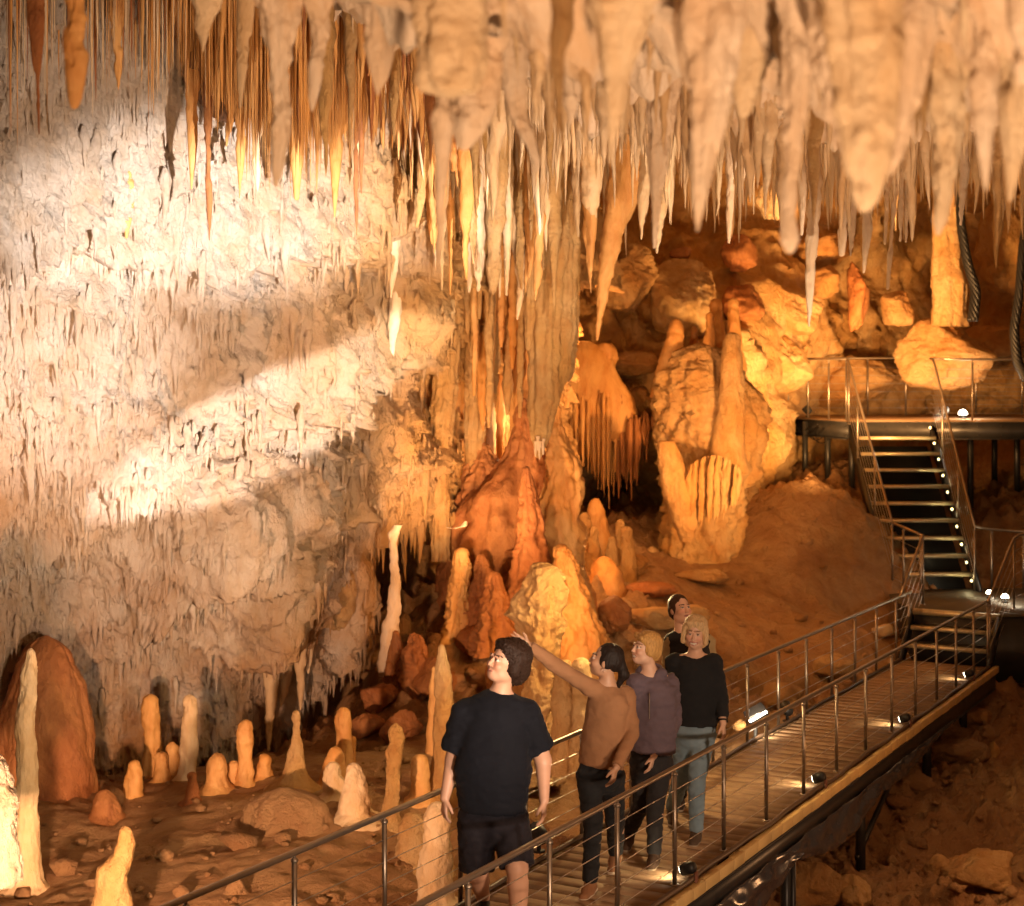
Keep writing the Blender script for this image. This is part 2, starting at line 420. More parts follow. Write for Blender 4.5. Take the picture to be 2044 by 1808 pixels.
# ------------------------------------------------------------------ ground: a height field through measured points
def ground_pts():
    L = []
    def g(px, py, Y): q = P(px, py, Y); L.append(q)
    for px, py, z in [(-300, 1750, -.40), (0, 1808, -.42), (400, 1808, -.40), (0, 1620, -.30), (200, 1700, -.42), (400, 1600, -.30), (620, 1600, -.22), (700, 1640, -.28),
                      (800, 1700, -.45), (550, 1560, -.22), (880, 1808, -.62)]:
        Y = (HC - z) * F / (py - HY); L.append(P(px, py, Y))
    g(100, 1545, 16.6); g(420, 1535, 16.4); g(700, 1480, 17.4); g(760, 1400, 18.4); g(900, 1400, 18.2)
    g(640, 1480, 19.0); g(520, 1520, 19.5); g(300, 1540, 19.0)
    g(800, 1270, 20.2); g(1000, 1180, 21.0); g(1150, 1250, 19.8); g(1100, 1420, 17.4); g(1230, 1330, 19.2)
    g(1230, 1070, 24.0); g(1320, 1100, 24.0); g(1260, 1180, 22.0); g(1500, 1085, 24.0); g(1400, 1130, 23.4); g(1380, 1180, 22.2)
    g(1620, 965, 25.2); g(1700, 1010, 24.9); g(1560, 1060, 24.2); g(1620, 1130, 23.6); g(1600, 1220, 22.6); g(1480, 1200, 22.4)
    g(1450, 1300, 20.7); g(1500, 1400, 20.2); g(1700, 1250, 22.0); g(1700, 1370, 20.6); g(1780, 1300, 22.6)
    g(1560, 985, 27.5); g(1650, 940, 28.0); g(1500, 1040, 27.0); g(1780, 1080, 25.6); g(1780, 1180, 23.8)
    for x, y, z in [(1.9, 14.2, -1.25), (2.6, 11.5, -1.7), (4.0, 15.5, -1.45), (5.2, 18.5, -1.15), (6.5, 20.0, -1.0), (7.6, 21.5, -.8), (4.2, 19.2, -.95), (3.7, 16.6, -1.6), (4.9, 18.8, -1.25), (3.0, 15, -1.65), (2.2, 13.6, -1.7), (6.0, 20.3, -1.1),
                    (6, 17, -1.5), (8, 18, -1.3), (5, 13, -1.9), (10, 22, -.9), (8.8, 25.0, .2), (8.8, 26.8, 1.1), (7.2, 27.5, .9), (7.0, 25.5, .0), (11, 27, 1.3), (12, 20, -.8),
                    (9, 12, -2.0), (2, 6, -1.9), (-2, 6, -.9), (-6, 8, -.2), (-8, 14, .2), (6, 30, 1.0), (10, 31, 1.8), (2, 29, 1.5), (-1, 26, 1.0), (-6, 20, 0.1), (2.4, 17.0, -.8),
                    (0.8, 13.6, -1.0), (3.0, 18.8, -.45)]:
        L.append(np.array([x, y, z]))
    return np.array(L)
gp = ground_pts()
grb = RBF(gp[:, :2] / 10, gp[:, 2], 3e-4)
def ground_base(x, y): return grb(np.stack([x, y], -1) / 10)
def ground_disp(x, y, z):
    p = np.stack([x, y, z], -1)
    left = sstep(-4.9, -5.7, .8892 * x - .4575 * y) * sstep(18.5, 16.5, y)   # the smooth flowstone floor left of the walkway
    mound = np.exp(-(((x - 3.7) / 2.0) ** 4 + ((y - 22.8) / 2.6) ** 4))
    rough = (1 - 0.88 * left) * (1 - 0.92 * mound)
    d = fbm(p * 0.9, 4) * 0.22 * (1 - 0.5 * left)
    d = d + fbm(p * 1.9, 6, 0.62, ridge=True) * 0.34 * rough + fbm(p * 7, 4, .6, ridge=True) * 0.05 * rough
    d = d + np.maximum(0, fbm(p * 3.6 + 9, 2)) * 0.35 * rough
    cell = fbm(p * np.array([.9, 1.3, 1.0]) + 3, 4)
    d = d + left * (np.abs(cell) ** 0.6 * -0.03 + fbm(p * 5, 3) * 0.02)
    return d
gx = np.arange(-9, 13.5, 0.036); gy = np.concatenate([np.arange(5, 18, 0.036), np.arange(18, 34, 0.06)])
GX, GY = np.meshgrid(gx, gy)
GZ = ground_base(GX, GY)
GZ = GZ + ground_disp(GX, GY, GZ)
def ground_z(x, y):
    i = int(np.clip(np.searchsorted(gy, y), 1, len(gy) - 1)); j = int(np.clip(np.searchsorted(gx, x), 1, len(gx) - 1))
    return float(GZ[i, j])
tag(link('cave_floor', mesh_from('cave_floor', np.stack([GX, GY, GZ], -1).reshape(-1, 3), grid_faces(*GX.shape), M_floor)), None, None, None, 'structure')

# ------------------------------------------------------------------ ceiling height field
ceil_pts = [(-8, 4, 6.8), (-8, 12, 9), (-8, 20, 10), (-4.5, 9, 7.4), (-4, 13, 7.5), (-4, 17, 8.2), (-2.2, 13, 6.9), (-2.2, 16, 6.75), (-1.2, 14, 6.6), (-1.4, 18, 6.7),
    (-2, 5, 5.7), (-2, 8, 6.1), (-1.5, 11, 6.4), (0, 4, 4.85), (0, 6, 5.05), (0, 8, 5.35), (0, 10, 5.6), (0.2, 13, 5.95), (0.2, 16, 6.2), (0.5, 20, 6.5), (-0.5, 20, 6.6),
    (2, 4, 4.8), (2.2, 6, 4.95), (4, 6, 4.9), (3, 8, 5.15), (5, 10, 5.35), (3, 13, 5.7), (6, 13, 5.7), (5, 17, 6.1), (8, 20, 6.4), (3, 20, 6.4), (2, 24, 7.0), (6, 25, 7.1),
    (10, 28, 7.4), (4, 30, 7.9), (9, 33, 8.2), (-2, 24, 7.2), (-4, 24, 8.5), (13, 20, 6.3), (10, 10, 5.2), (3, 2.5, 4.8), (-1, 2.5, 5.0)]
cp = np.array(ceil_pts, float)
crb = RBF(cp[:, :2] / 10, cp[:, 2], 1e-4)
def ceil_base(x, y): return crb(np.stack([np.asarray(x, float), np.asarray(y, float)], -1) / 10)
cx = np.arange(-9, 14, 0.045); cy = np.arange(2.2, 34, 0.045)
QX, QY = np.meshgrid(cx, cy)
QZ = ceil_base(QX, QY)
pc = np.stack([QX, QY, QZ * 0], -1)
QZ = QZ + fbm(pc * 0.8, 4) * 0.28 - np.maximum(0, fbm(pc * 3.0, 3)) * 0.38 - np.maximum(0, pn(pc * 7.5)) * 0.28 - np.maximum(0, pn(pc * 15)) * 0.16
def ceil_z(x, y):
    i = int(np.clip((y - 2.2) / 0.045, 0, len(cy) - 1)); j = int(np.clip((x + 9) / 0.045, 0, len(cx) - 1))
    return float(QZ[i, j])
tag(link('cave_ceiling', mesh_from('cave_ceiling', np.stack([QX, QY, QZ], -1).reshape(-1, 3), grid_faces(*QX.shape), M_pink)), None, None, None, 'structure')

# ------------------------------------------------------------------ dripstone
def lathe(path, rad, m, seed, amp=0.10, flute=0, fl_amp=0.0, squash=1.0, freq=1.0, dents=0.0, det=1.0):
    """rings round a centre line (world points, top or bottom first), displaced by noise; path (n,3), rad (n)"""
    path = np.asarray(path, float); rad = np.asarray(rad, float); n = len(path)
    t = np.arange(m) * 2 * math.pi / m
    rs = np.random.RandomState(seed)
    ph = rs.uniform(0, 6.28)
    c = np.stack([np.cos(t), np.sin(t) * squash, 0 * t], -1)
    V = path[:, None] + rad[:, None, None] * c[None]
    off = rs.uniform(0, 50, 3)
    rm = max(rad.max(), 0.01)
    q = (V + off) * np.array([1, 1, 0.45]) * freq / rm
    nz = fbm(q * 0.55, 3) * amp * 1.3 + fbm(q * 2.2, 3) * amp * 0.5
    if dents: nz = nz + dents * np.minimum(0, fbm((V + off) * np.array([1, 1, 1.6]) * freq / rm * 1.4, 3, 0.6, ridge=True))
    if flute: nz = nz + fl_amp * (np.abs(np.sin(flute * 0.5 * t + ph)) - 0.5)[None]
    if det:
        Vw = V + off
        ab = det * (fbm(Vw * np.array([5, 5, 3.2]), 3) * 0.045 + fbm(Vw * np.array([13, 13, 8]), 3, 0.6, ridge=True) * 0.028)
        nz = nz + np.clip(ab / np.maximum(rad, 0.02)[:, None], -.35, .35)
    V = path[:, None] + rad[:, None, None] * c[None] * (1 + nz)[..., None]
    V = V.reshape(-1, 3); k = len(V)
    V = np.vstack([V, path[0], path[-1]])
    T = [(k, i, (i + 1) % m) for i in range(m)] + [(k + 1, (n - 1) * m + (i + 1) % m, (n - 1) * m + i) for i in range(m)]
    return V, grid_faces(n, m, True), np.array(T)

def resample(pts, n, tipend=None, cap=1.0):
    """pts [(x,y,z,r)...] smoothly resampled; rounds off the tip at the end named"""
    pts = np.asarray(pts, float)
    d = np.concatenate([[0], np.cumsum(np.linalg.norm(np.diff(pts[:, :3], axis=0), axis=1))])
    L = d[-1]
    s = np.linspace(0, 1, n)
    if tipend == 1: s = 1 - (1 - s) ** 1.6
    if tipend == 0: s = s ** 1.6
    q = np.stack([np.interp(s * L, d, pts[:, k]) for k in range(4)], -1)
    for _ in range(2):
        q[1:-1] = 0.5 * q[1:-1] + 0.25 * (q[:-2] + q[2:])
    rt = pts[-1, 3] if tipend == 1 else pts[0, 3]
    if tipend is not None and rt > 0:
        e = (L - s * L) if tipend == 1 else s * L
        h = rt * 1.25 * cap
        k = np.clip(e / h, 0, 1)
        q[:, 3] *= np.sqrt(np.maximum(0, 1 - (1 - k) ** 2))
    return q[:, :3], np.maximum(q[:, 3], 1e-4)

def formation(name, label, cat, pix, Y, mat, tip='last', group=None, amp=0.10, flute=0, fl_amp=0.0, squash=0.9, m=None, n=None, dY=0.0, freq=1.0, dents=0.0, seed=None, cap=1.0, parent=None, det=1.0, merge=None):
    """pix = [(px, py, half-width px), ...] measured down (or up) the thing; placed at its real distance and size"""
    pts = []
    ln = len(pix) - 1
    for k, (a, b, h) in enumerate(pix):
        yy = Y + dY * k / max(1, ln)
        q = P(a, b, yy); pts.append((*q, h * yy / F))
    hpx = max(h for _, _, h in pix); lpx = sum(abs(pix[i][1] - pix[i + 1][1]) + abs(pix[i][0] - pix[i + 1][0]) for i in range(ln))
    if m is None: m = int(np.clip(hpx * 1.6, 10, 90))
    if n is None: n = int(np.clip(lpx / 3.0, 14, 160))
    te = {'last': 1, 'first': 0, None: None}[tip]
    path, rad = resample(pts, n, te, cap)
    if seed is None: seed = int(abs(pix[0][0] * 7 + pix[0][1] * 13)) % 9973
    V, Q, T = lathe(path, rad, m, seed, amp, flute, fl_amp, squash, freq, dents, det)
    if merge is not None: merge.append((V, Q, T)); return None
    base = path[0] if tip == 'last' else path[-1]
    o = link(name, mesh_from(name, V - base, [Q, T], mat), None, base)
    if parent is None: tag(o, label, cat, group, 'thing')
    return o

def merged(name, label, cat, parts, mat):
    n = 0; Vs = []; Qs = []; Ts = []
    for V, Q, T in parts:
        Vs.append(V); Qs.append(Q + n); Ts.append(T + n); n += len(V)
    o = link(name, mesh_from(name, np.vstack(Vs), [np.vstack(Qs), np.vstack(Ts)], mat))
    return tag(o, label, cat, None, 'stuff')
GS = 'stalactites hanging from the ceiling'
def tite(label, pix, Y, mat, **k):
    k.setdefault('group', GS)
    return formation('stalactite', label, 'stalactite', pix, Y, mat, 'last', **k)
def mite(label, pix, Y, mat, **k):
    """pix from the tip down to the base; the base is carried on into the ground"""
    pix = list(pix); a, b, h = pix[-1]
    pix.append((a, b + 14, h * 1.12)); pix.append((a, b + 14 + max(30, h * .8), h * 1.2))
    k.setdefault('group', 'stalagmites on the cave floor')
    k.setdefault('freq', 1.0)
    return formation('stalagmite', label, 'stalagmite', pix, Y, mat, 'first', **k)

def boulder(label, px, py, rx, ry, Y, mat, seed, group='boulders', dep=1.0, cuts=12, name='boulder', tilt=0.0, amp=0.12):
    """rounded block: a sphere flattened by random cutting planes, then roughened"""
    rs = np.random.RandomState(seed)
    nu, nv = int(np.clip(rx * 1.2, 24, 110)), int(np.clip(ry * 0.8, 16, 70))
    th = np.linspace(0, math.pi, nv); fi = np.arange(nu) * 2 * math.pi / nu
    D = np.stack([np.sin(th)[:, None] * np.cos(fi), np.sin(th)[:, None] * np.sin(fi), np.cos(th)[:, None] + 0 * fi], -1)
    r = np.ones(D.shape[:2])
    for _ in range(cuts):
        nrm = rs.normal(size=3); nrm /= np.linalg.norm(nrm)
        dd = rs.uniform(0.55, 0.88)
        r = np.minimum(r, dd / np.maximum(D @ nrm, 1e-3))
    r = np.minimum(r, 1.05)
    off = rs.uniform(0, 60, 3)
    r = r + fbm(D * 1.3 + off, 4) * amp + fbm(D * 3.2 + off, 5, 0.6, ridge=True) * amp * 0.75 + fbm(D * 11 + off, 3) * 0.02
    S = np.array([rx * Y / F, (rx + ry) * 0.5 * Y / F * dep, ry * Y / F])
    V = D * r[..., None] * S
    if tilt:
        c, s = math.cos(tilt), math.sin(tilt)
        V = np.stack([V[..., 0] * c - V[..., 2] * s, V[..., 1], V[..., 0] * s + V[..., 2] * c], -1)
    o = link(name, mesh_from(name, V.reshape(-1, 3), grid_faces(nv, nu, True), mat), None, P(px, py, Y))
    return tag(o, label, 'rock' if name != 'boulder' else 'boulder', group)
#FORMATIONS#

# ================================================================== NAMED FORMATIONS
def on_ground(px, py, z_guess=-1.2):
    Y = 16.0
    for _ in range(12):
        x = (px - CX) / F * Y
        z = ground_z(x, Y)
        if py <= HY + 30: break
        Y = 0.5 * Y + 0.5 * np.clip((HC - z) * F / (py - HY), 8, 33)
    return float(Y)
GN = 'large stalactites close overhead'
near = [
 # label, pix, Y, material, flute
 ('thick blunt orange-brown stalactite at the upper left, with a rounded tip', [(148,-160,46),(150,0,28),(152,120,21),(150,195,14),(148,218,6)], 5.6, M_amber, 0),
 ('long dark grey-brown stalactite left of the thick blunt orange one', [(74,-90,22),(72,40,16),(74,120,9),(76,200,4),(78,268,1)], 8.0, M_brown, 0),
 ('pale wedge-shaped stalactite whose tip hangs before the dark hollow', [(412,-120,60),(408,0,36),(406,60,15),(405,104,3)], 6.5, M_cream, 0),
 ('long pale blurred stalactite in front of the orange cluster, broad at the top', [(556,-160,66),(552,0,46),(556,120,31),(560,240,20),(554,330,12),(550,372,3)], 5.2, M_pink, 5),
 ('slim cream stalactite with a rough right edge, left of the broad pale one', [(492,-80,24),(490,40,16),(484,140,10),(480,215,3)], 7.0, M_cream, 0),
 ('grey tapering stalactite right of the broad pale one', [(640,-120,40),(640,0,27),(632,120,18),(624,200,8),(622,222,2)], 5.4, M_pink, 0),
 ('mauve-grey slab-like stalactite with a crusty white right edge', [(752,-160,70),(750,0,46),(756,100,28),(758,160,13),(754,190,3)], 5.0, M_pink, 5),
 ('broad cream slab stalactite with a flat lower edge at the top centre', [(905,-200,98),(902,-20,80),(900,90,70),(898,150,62),(896,182,50),(896,196,18)], 4.2, M_cream, 6),
 ('long thin spike hanging from the left end of the broad cream slab', [(884,150,24),(883,230,20),(882,330,12),(879,430,8),(876,545,1)], 4.3, M_pink, 0),
 ('hanging lobe below the broad cream slab, pointed at the bottom', [(948,80,62),(944,190,44),(935,260,28),(926,300,8)], 4.5, M_pink, 4),
 ('cream pointed stalactite just right of the broad slab', [(1020,-80,52),(1022,90,34),(1032,220,20),(1070,320,8),(1072,345,2)], 5.6, M_pink, 4),
 ('stout cream stalactite with a broad dark top at the top centre', [(1245,-220,95),(1240,-30,74),(1238,60,42),(1228,150,24),(1220,260,13),(1218,330,3)], 3.9, M_cream, 5),
 ('blurred pink stalactite left of the stout dark-topped one', [(1150,-120,60),(1152,60,36),(1142,180,20),(1136,250,5)], 5.2, M_pink, 4),
 ('wide pale stalactite with fluted sides right of the stout dark-topped one', [(1330,-160,62),(1326,60,48),(1322,200,32),(1316,330,17),(1310,410,8),(1306,496,2)], 6.8, M_pink, 6),
 ('long blurred mauve stalactite pointing at the yellow back wall', [(1425,-200,84),(1422,60,60),(1412,220,40),(1402,330,20),(1394,420,9),(1392,462,2)], 4.0, M_pink, 6),
 ('short broad blurred stalactite between two long mauve ones', [(1505,-160,76),(1502,40,52),(1490,170,30),(1484,235,8)], 4.4, M_cream, 4),
 ('blurred drop-shaped stalactite with a pale swollen tip', [(1590,-160,56),(1588,80,38),(1586,220,24),(1580,330,14),(1574,430,10),(1577,478,16),(1577,506,6)], 4.1, M_pink, 5),
 ('very broad blurred orange stalactite at the upper right', [(1715,-220,110),(1720,40,82),(1724,200,60),(1728,330,42),(1726,400,24),(1724,424,6)], 3.5, M_cream, 6),
 ('blurred lobe hanging off the right flank of the very broad orange one', [(1640,-160,60),(1652,60,42),(1668,200,28),(1690,300,14),(1700,360,3)], 3.9, M_pink, 4),
 ('blurred dull pink stalactite with a forked lower end', [(1820,-200,70),(1812,60,50),(1800,220,30),(1786,310,16),(1776,350,3)], 3.8, M_pink, 6),
 ('stalactite with an orange flank before the cave corner at the upper right', [(1895,-160,74),(1890,80,54),(1884,230,34),(1886,330,22),(1876,440,12),(1872,470,3)], 4.4, M_cream, 6),
 ('pale ragged-ended stalactite hanging at the far upper right', [(1968,-200,66),(1966,40,40),(1962,110,32),(1964,230,20),(1966,330,9),(1968,380,2)], 3.7, M_pink, 5),
 ('blurred stalactite cut off by the right edge of the view', [(2036,-200,64),(2034,60,44),(2030,220,30),(2022,330,14),(2016,402,3)], 3.9, M_cream, 5),
 ('stubby pale curtain stalactite in the top right corner', [(2080,-200,80),(2060,0,44),(2046,120,24),(2040,170,6)], 3.2, M_pink, 4),
]
for i, (lb, px, Y, mt, fl) in enumerate(near):
    px = [(a, b, h * (.80 if a < 860 else .86)) for a, b, h in px]
    formation('stalactite', lb, 'stalactite', px, Y, mt, 'last', group=GN, amp=0.24, flute=fl, fl_amp=0.22 if fl else 0, squash=0.75, m=72, n=130, seed=40 + i, freq=0.8)

mid = [
 ('crisp white rod-like stalactite, longest on the right', [(1622,300,15),(1628,380,14),(1620,460,11),(1617,560,7),(1615,652,2)], 14.5, M_pink),
 ('short white stalactite just left of the longest white rod', [(1600,330,8),(1603,400,5),(1600,470,2)], 14.3, M_pink),
 ('pair-leading white stalactite right of the longest white rod, blunt tip', [(1694,300,12),(1688,400,9),(1682,470,7),(1680,512,4)], 14.0, M_pink),
 ('slim white stalactite with blunt tip, second right of the longest white rod', [(1706,330,8),(1700,450,6),(1698,512,3)], 14.2, M_pink),
 ('curved white stalactite, third right of the longest white rod', [(1736,380,10),(1732,450,8),(1724,545,2)], 14.0, M_pink),
 ('thin knobbly white stalactite hanging lowest before the pale slope', [(1796,300,9),(1786,400,6),(1778,480,5),(1772,578,2)], 15.0, M_pink),
 ('thin knobbly white straw left of the lowest one', [(1776,330,6),(1770,420,4),(1766,488,2)], 15.0, M_pink),
 ('first of two short knobbly white straws on the right of the lowest one', [(1802,330,6),(1798,420,4),(1797,482,2)], 15.1, M_pink),
 ('second, outer short knobbly white straw right of the lowest one', [(1816,330,6),(1810,420,4),(1808,484,2)], 15.1, M_pink),
 ('white ridged stalactite left of centre-right hanging over the yellow wall', [(1462,250,13),(1458,340,9),(1456,420,6),(1455,486,2)], 13.2, M_pink),
 ('white stalactite with a hooked side, beside the ridged one', [(1492,250,10),(1486,320,6),(1480,372,2)], 13.3, M_pink),
 ('short sharp white stalactite over the yellow back wall', [(1510,250,10),(1506,320,6),(1500,368,2)], 13.5, M_pink),
 ('small yellow lit stalactite above the yellow back wall', [(1566,220,9),(1564,280,6),(1560,312,2)], 12.0, M_gold),
 ('white pointed stalactite in front of the dark cable bundle', [(1930,280,12),(1924,350,8),(1918,450,3)], 13.0, M_pink),
 ('small pale stalactite at the far right below the blurred ones', [(2010,330,8),(2006,380,5),(2004,420,2)], 14.0, M_pink),
 ('large amber stalactite that sweeps down left to a long point', [(1262,340,44),(1240,400,32),(1222,470,22),(1208,560,12),(1196,640,6),(1192,680,2)], 17.0, M_amber),
 ('pointed brown stalactite beside the dark gap in the boulders', [(1330,300,22),(1322,380,13),(1316,440,8),(1311,506,2)], 15.5, M_cream),
 ('slender stalactite pair member left of the brown pointed one', [(1290,330,14),(1284,400,9),(1280,478,2)], 16.0, M_cream),
 ('yellow-orange stalactite with a broken blunt tip left of the long bundle', [(990,330,24),(988,420,19),(986,500,13),(985,560,9),(984,588,6)], 16.5, M_gold),
 ('cream cone stalactite left of the yellow-orange blunt one', [(945,430,15),(940,500,9),(936,584,2)], 16.8, M_cream),
 ('second cream cone stalactite, blunt, beside the yellow-orange one', [(958,450,13),(956,520,9),(954,582,4)], 16.6, M_cream),
 ('thin beaded stalactite right of the yellow-orange blunt one', [(1014,440,8),(1012,520,5),(1011,590,2)], 16.7, M_cream),
 ('long orange stalactite left of the long bundle, straight and thin', [(1078,330,15),(1078,430,10),(1074,540,7),(1068,600,2)], 15.5, M_amber),
 ('straight dark brown straw hanging alone before the bright wall', [(710,290,4),(711,380,4),(712,470,1)], 13.8, M_brown),
 ('straight beaded brown straw left of centre of the bright wall', [(415,300,6),(418,400,5),(418,480,1)], 13.0, M_brown),
 ('long orange stalactite hanging lowest on the right of the orange cluster', [(674,180,18),(672,260,13),(669,350,7),(668,434,1)], 13.6, M_amber),
 ('broad glowing orange stalactite at the right of the orange cluster', [(690,60,30),(688,170,28),(684,235,22),(676,275,6)], 13.9, M_amber),
 ('long stalactite at the left of the orange cluster, brown at the top', [(384,60,15),(384,200,11),(384,300,7),(382,378,1)], 13.3, M_amber),
 ('long slim stalactite in the middle of the orange cluster', [(478,100,14),(480,240,10),(480,330,5),(478,396,1)], 13.4, M_amber),
 ('pale orange stalactite among straws in the orange cluster centre', [(512,150,16),(512,260,12),(512,330,8),(514,384,1)], 13.4, M_cream),
 ('blunt orange stalactite in the lower fringe of the orange cluster', [(592,240,13),(592,330,9),(592,400,4)], 13.8, M_amber),
 ('deep orange stalactite with a swollen middle in the cluster', [(460,80,12),(462,180,16),(458,230,9),(452,292,1)], 13.2, M_amber),
 ('slim orange stalactite alone near the top left', [(236,-20,16),(234,80,9),(236,140,6),(236,180,1)], 12.0, M_amber),
 ('pale yellow stalactite on the bright wall left of the long bundle', [(848,300,14),(842,360,9),(838,410,6),(832,455,2)], 15.5, M_gold),
]
def up_to_roof(px, Y, f=1.35):
    a, b, h = px[0]
    x = (a - CX) / F * Y; z = ceil_z(x, Y) + 0.1
    yt = HY - (z - HC) / Y * F
    return ([(a, yt, h * f)] if yt < b - 6 else []) + list(px)
for i, (lb, px, Y, mt) in enumerate(mid):
    px = up_to_roof(px, Y)
    tite(lb, px, Y, mt, amp=0.22, m=26, n=90, seed=140 + i, dY=0.0, squash=0.85)

for (lb, x, y, rx, ry, Y, sd) in [('dark brown mass added as the shade of the hollow behind the orange cluster', 470, 90, 100, 140, 13.6, 71), ('dark brown mass added as hollow shade behind the glowing orange stalactites', 630, 90, 100, 150, 14.2, 72)]:
    boulder(lb, x, y, rx, ry, Y, M_hollow_shade, sd, None, name='rock', amp=.3, cuts=4)  # dark masses added to stand for the unlit hollow
# hanging on the white wall
wt = [
 ('white drip stalactite low on the bright wall, left of centre', [(296,480,12),(294,540,8),(290,588,1)], 14.4, M_white),
 ('stout white drip stalactite under the bright wall', [(334,470,15),(332,530,9),(330,582,2)], 14.5, M_white),
 ('orange stained stub hanging on the white wall at the left', [(76,380,15),(74,440,9),(70,492,2)], 13.5, M_amber),
 ('amber stub pair on the white wall above the shelf', [(256,370,12),(254,430,8),(252,476,2)], 14.0, M_amber),
 ('long pale spike on the white wall right of centre', [(786,470,13),(784,530,9),(780,595,1)], 17.6, M_cream),
 ('cream hanging tongue on the shaded lower wall', [(560,1110,32),(556,1150,24),(550,1200,14),(548,1245,3)], 17.3, M_cream),
 ('pale stalactite ending just above the tallest small stalagmite', [(598,1230,22),(599,1300,13),(600,1370,6),(600,1418,1)], 18.0, M_cream),
 ('long tapering stalactite hanging before the dark recess, left one', [(548,1250,26),(542,1340,16),(538,1430,8),(536,1500,2)], 17.9, M_cream),
 ('grey-cream stalactite second from the left before the dark recess', [(576,1230,24),(572,1320,14),(566,1385,6),(560,1412,1)], 18.1, M_cream),
 ('short stalactite at the right of the recess fringe', [(618,1240,16),(616,1300,9),(614,1345,2)], 18.2, M_cream),
 ('pointed nub hanging on the lower left of the shaded wall', [(330,1180,22),(326,1220,16),(322,1262,4)], 16.6, M_cream),
 ('cream ribbon stalactite on the upper right of the white wall', [(792,560,13),(786,640,10),(782,700,5),(780,740,1)], 18.3, M_cream),
]
for i, (lb, px, Y, mt) in enumerate(wt):
    px = [(px[0][0] + 2, px[0][1] - px[0][2] * 2.4, 1.5), (px[0][0], px[0][1] - px[0][2] * .9, px[0][2] * .8)] + px
    formation('stalactite', lb, 'stalactite', px, Y - 0.25, mt, 'last', group='stalactites on the white wall', amp=0.22, m=24, n=60, seed=240 + i)

# ------------------------------------------------------------------ fluted columns and the draped bundle right of the white wall
colm = [
 ('fluted column at the far left of the row, short and dark at the base', [(838,820,20),(836,900,19),(838,1000,17),(836,1080,15)], 20.4),
 ('leaning fluted column second from the left in the row', [(892,740,22),(884,840,22),(876,940,19),(878,1040,17),(880,1120,16)], 20.0),
 ('orange fluted column third from the left in the row', [(922,700,20),(918,820,19),(912,930,16),(908,1030,13)], 20.8),
 ('tall straight column fourth from the left, with a square broken foot', [(952,620,20),(950,740,20),(948,860,17),(946,944,13)], 20.4),
 ('narrow orange column behind the dark brown mass', [(975,640,17),(975,780,17),(972,900,16),(972,980,15)], 21.4),
 ('wide fluted orange column in the shade, sixth in the row', [(1002,600,26),(1002,740,25),(1000,880,24),(1000,980,22)], 21.6),
 ('bright ribbed column at the right end of the row', [(1042,560,24),(1040,680,23),(1040,800,22),(1038,880,19)], 20.6),
 ('thin column between the first and second of the row', [(862,780,14),(862,900,13),(860,1010,10),(860,1060,9)], 21.0),
]
for i, (lb, px, Y) in enumerate(colm):
    px = [(px[0][0] + 12, px[0][1] - 330, px[0][2] * .5), (px[0][0] + 6, px[0][1] - 160, px[0][2] * 1.25)] + px
    formation('stone_column', lb, 'column', px, Y, M_gold if i % 2 else M_amber, None, group='fluted columns right of the white wall', amp=0.14, flute=9, fl_amp=0.16, m=60, n=130, seed=300 + i, squash=0.9)
def flutes(p, t):
    u = p[..., 0] * 0.9 + p[..., 1] * 0.5
    ph = u * 26 + 3.0 * fbm(stretch(p, 1.2, .15), 3)
    return 0.10 * np.abs(np.sin(ph)) ** .7 + 0.05 * np.abs(np.sin(ph * 2.3 + 1)) + fbm(stretch(p, 1.3, .35), 4) * .30 + fbm(stretch(p, 10, 2.5), 3) * .03
relief('flowstone_curtain', [(800,380,20.6),(1100,380,21.6),(800,700,21.4),(1100,700,22.2),(860,1060,21.4),(1090,1000,22.3),(950,800,21.7)], (826, 1078), (380, 1100), 2.0, flutes, M_amber,
    [(826,1080),(880,1090),(930,1010),(1000,980),(1078,930)], 'thing', 'wide amber flowstone curtain of packed ribs behind the fluted columns')[0]['category'] = 'flowstone'
rsc = np.random.RandomState(8)
for i in range(16):
    x = 838 + i * 13.5 + rsc.uniform(-5, 5); hb = rsc.uniform(5, 10); yb = rsc.uniform(900, 1040) - max(0, x - 960) * .9
    formation('stone_column', 'slender amber rib on the face of the flowstone curtain', 'column', [(x + 5, 420 + rsc.uniform(0, 60), 2), (x + 3, 560, hb), (x, 760, hb * .95), (x - 2, yb - 60, hb * .8), (x - 3, yb, 2)], 21.2 + rsc.uniform(-.2, .2),
        [M_amber, M_gold, M_cream][i % 3], None, group='slender ribs on the flowstone curtain', amp=.16, flute=5, fl_amp=.15, m=22, n=90, seed=800 + i)
bund = [
 ('central strand of the long hanging bundle, ending in thin broken straws', [(1090,440,40),(1088,560,38),(1086,680,30),(1084,790,26),(1080,860,20),(1076,915,4)], 18.3),
 ('right strand of the long hanging bundle, pale and fluted', [(1124,420,26),(1126,560,24),(1126,680,20),(1120,760,12),(1112,800,3)], 18.4),
 ('outer right strand of the long hanging bundle with a stubby end', [(1140,470,15),(1142,600,13),(1140,700,10),(1134,762,5)], 18.6),
 ('left strand of the long hanging bundle, thin and smooth', [(1062,420,20),(1062,520,15),(1058,620,10),(1054,700,3)], 18.2),
]
for i, (lb, px, Y) in enumerate(bund):
    px = up_to_roof(px, Y, 1.15)
    formation('stalactite', lb, 'stalactite', px, Y, M_gold, 'last', group='long bundle of stalactites beside the columns', amp=0.16, flute=8, fl_amp=0.24, m=56, n=150, seed=330 + i)
for j, (x, y0, y1) in enumerate([(1069,880,912),(1077,880,918),(1084,875,908),(1073,870,900)]):
    tite('thin white straw at the broken tip of the long hanging bundle', [(x, y0, 4), (x, y1, 1.4)], 18.2, M_pink, m=10, n=14, group='white straws at the tip of the long bundle')

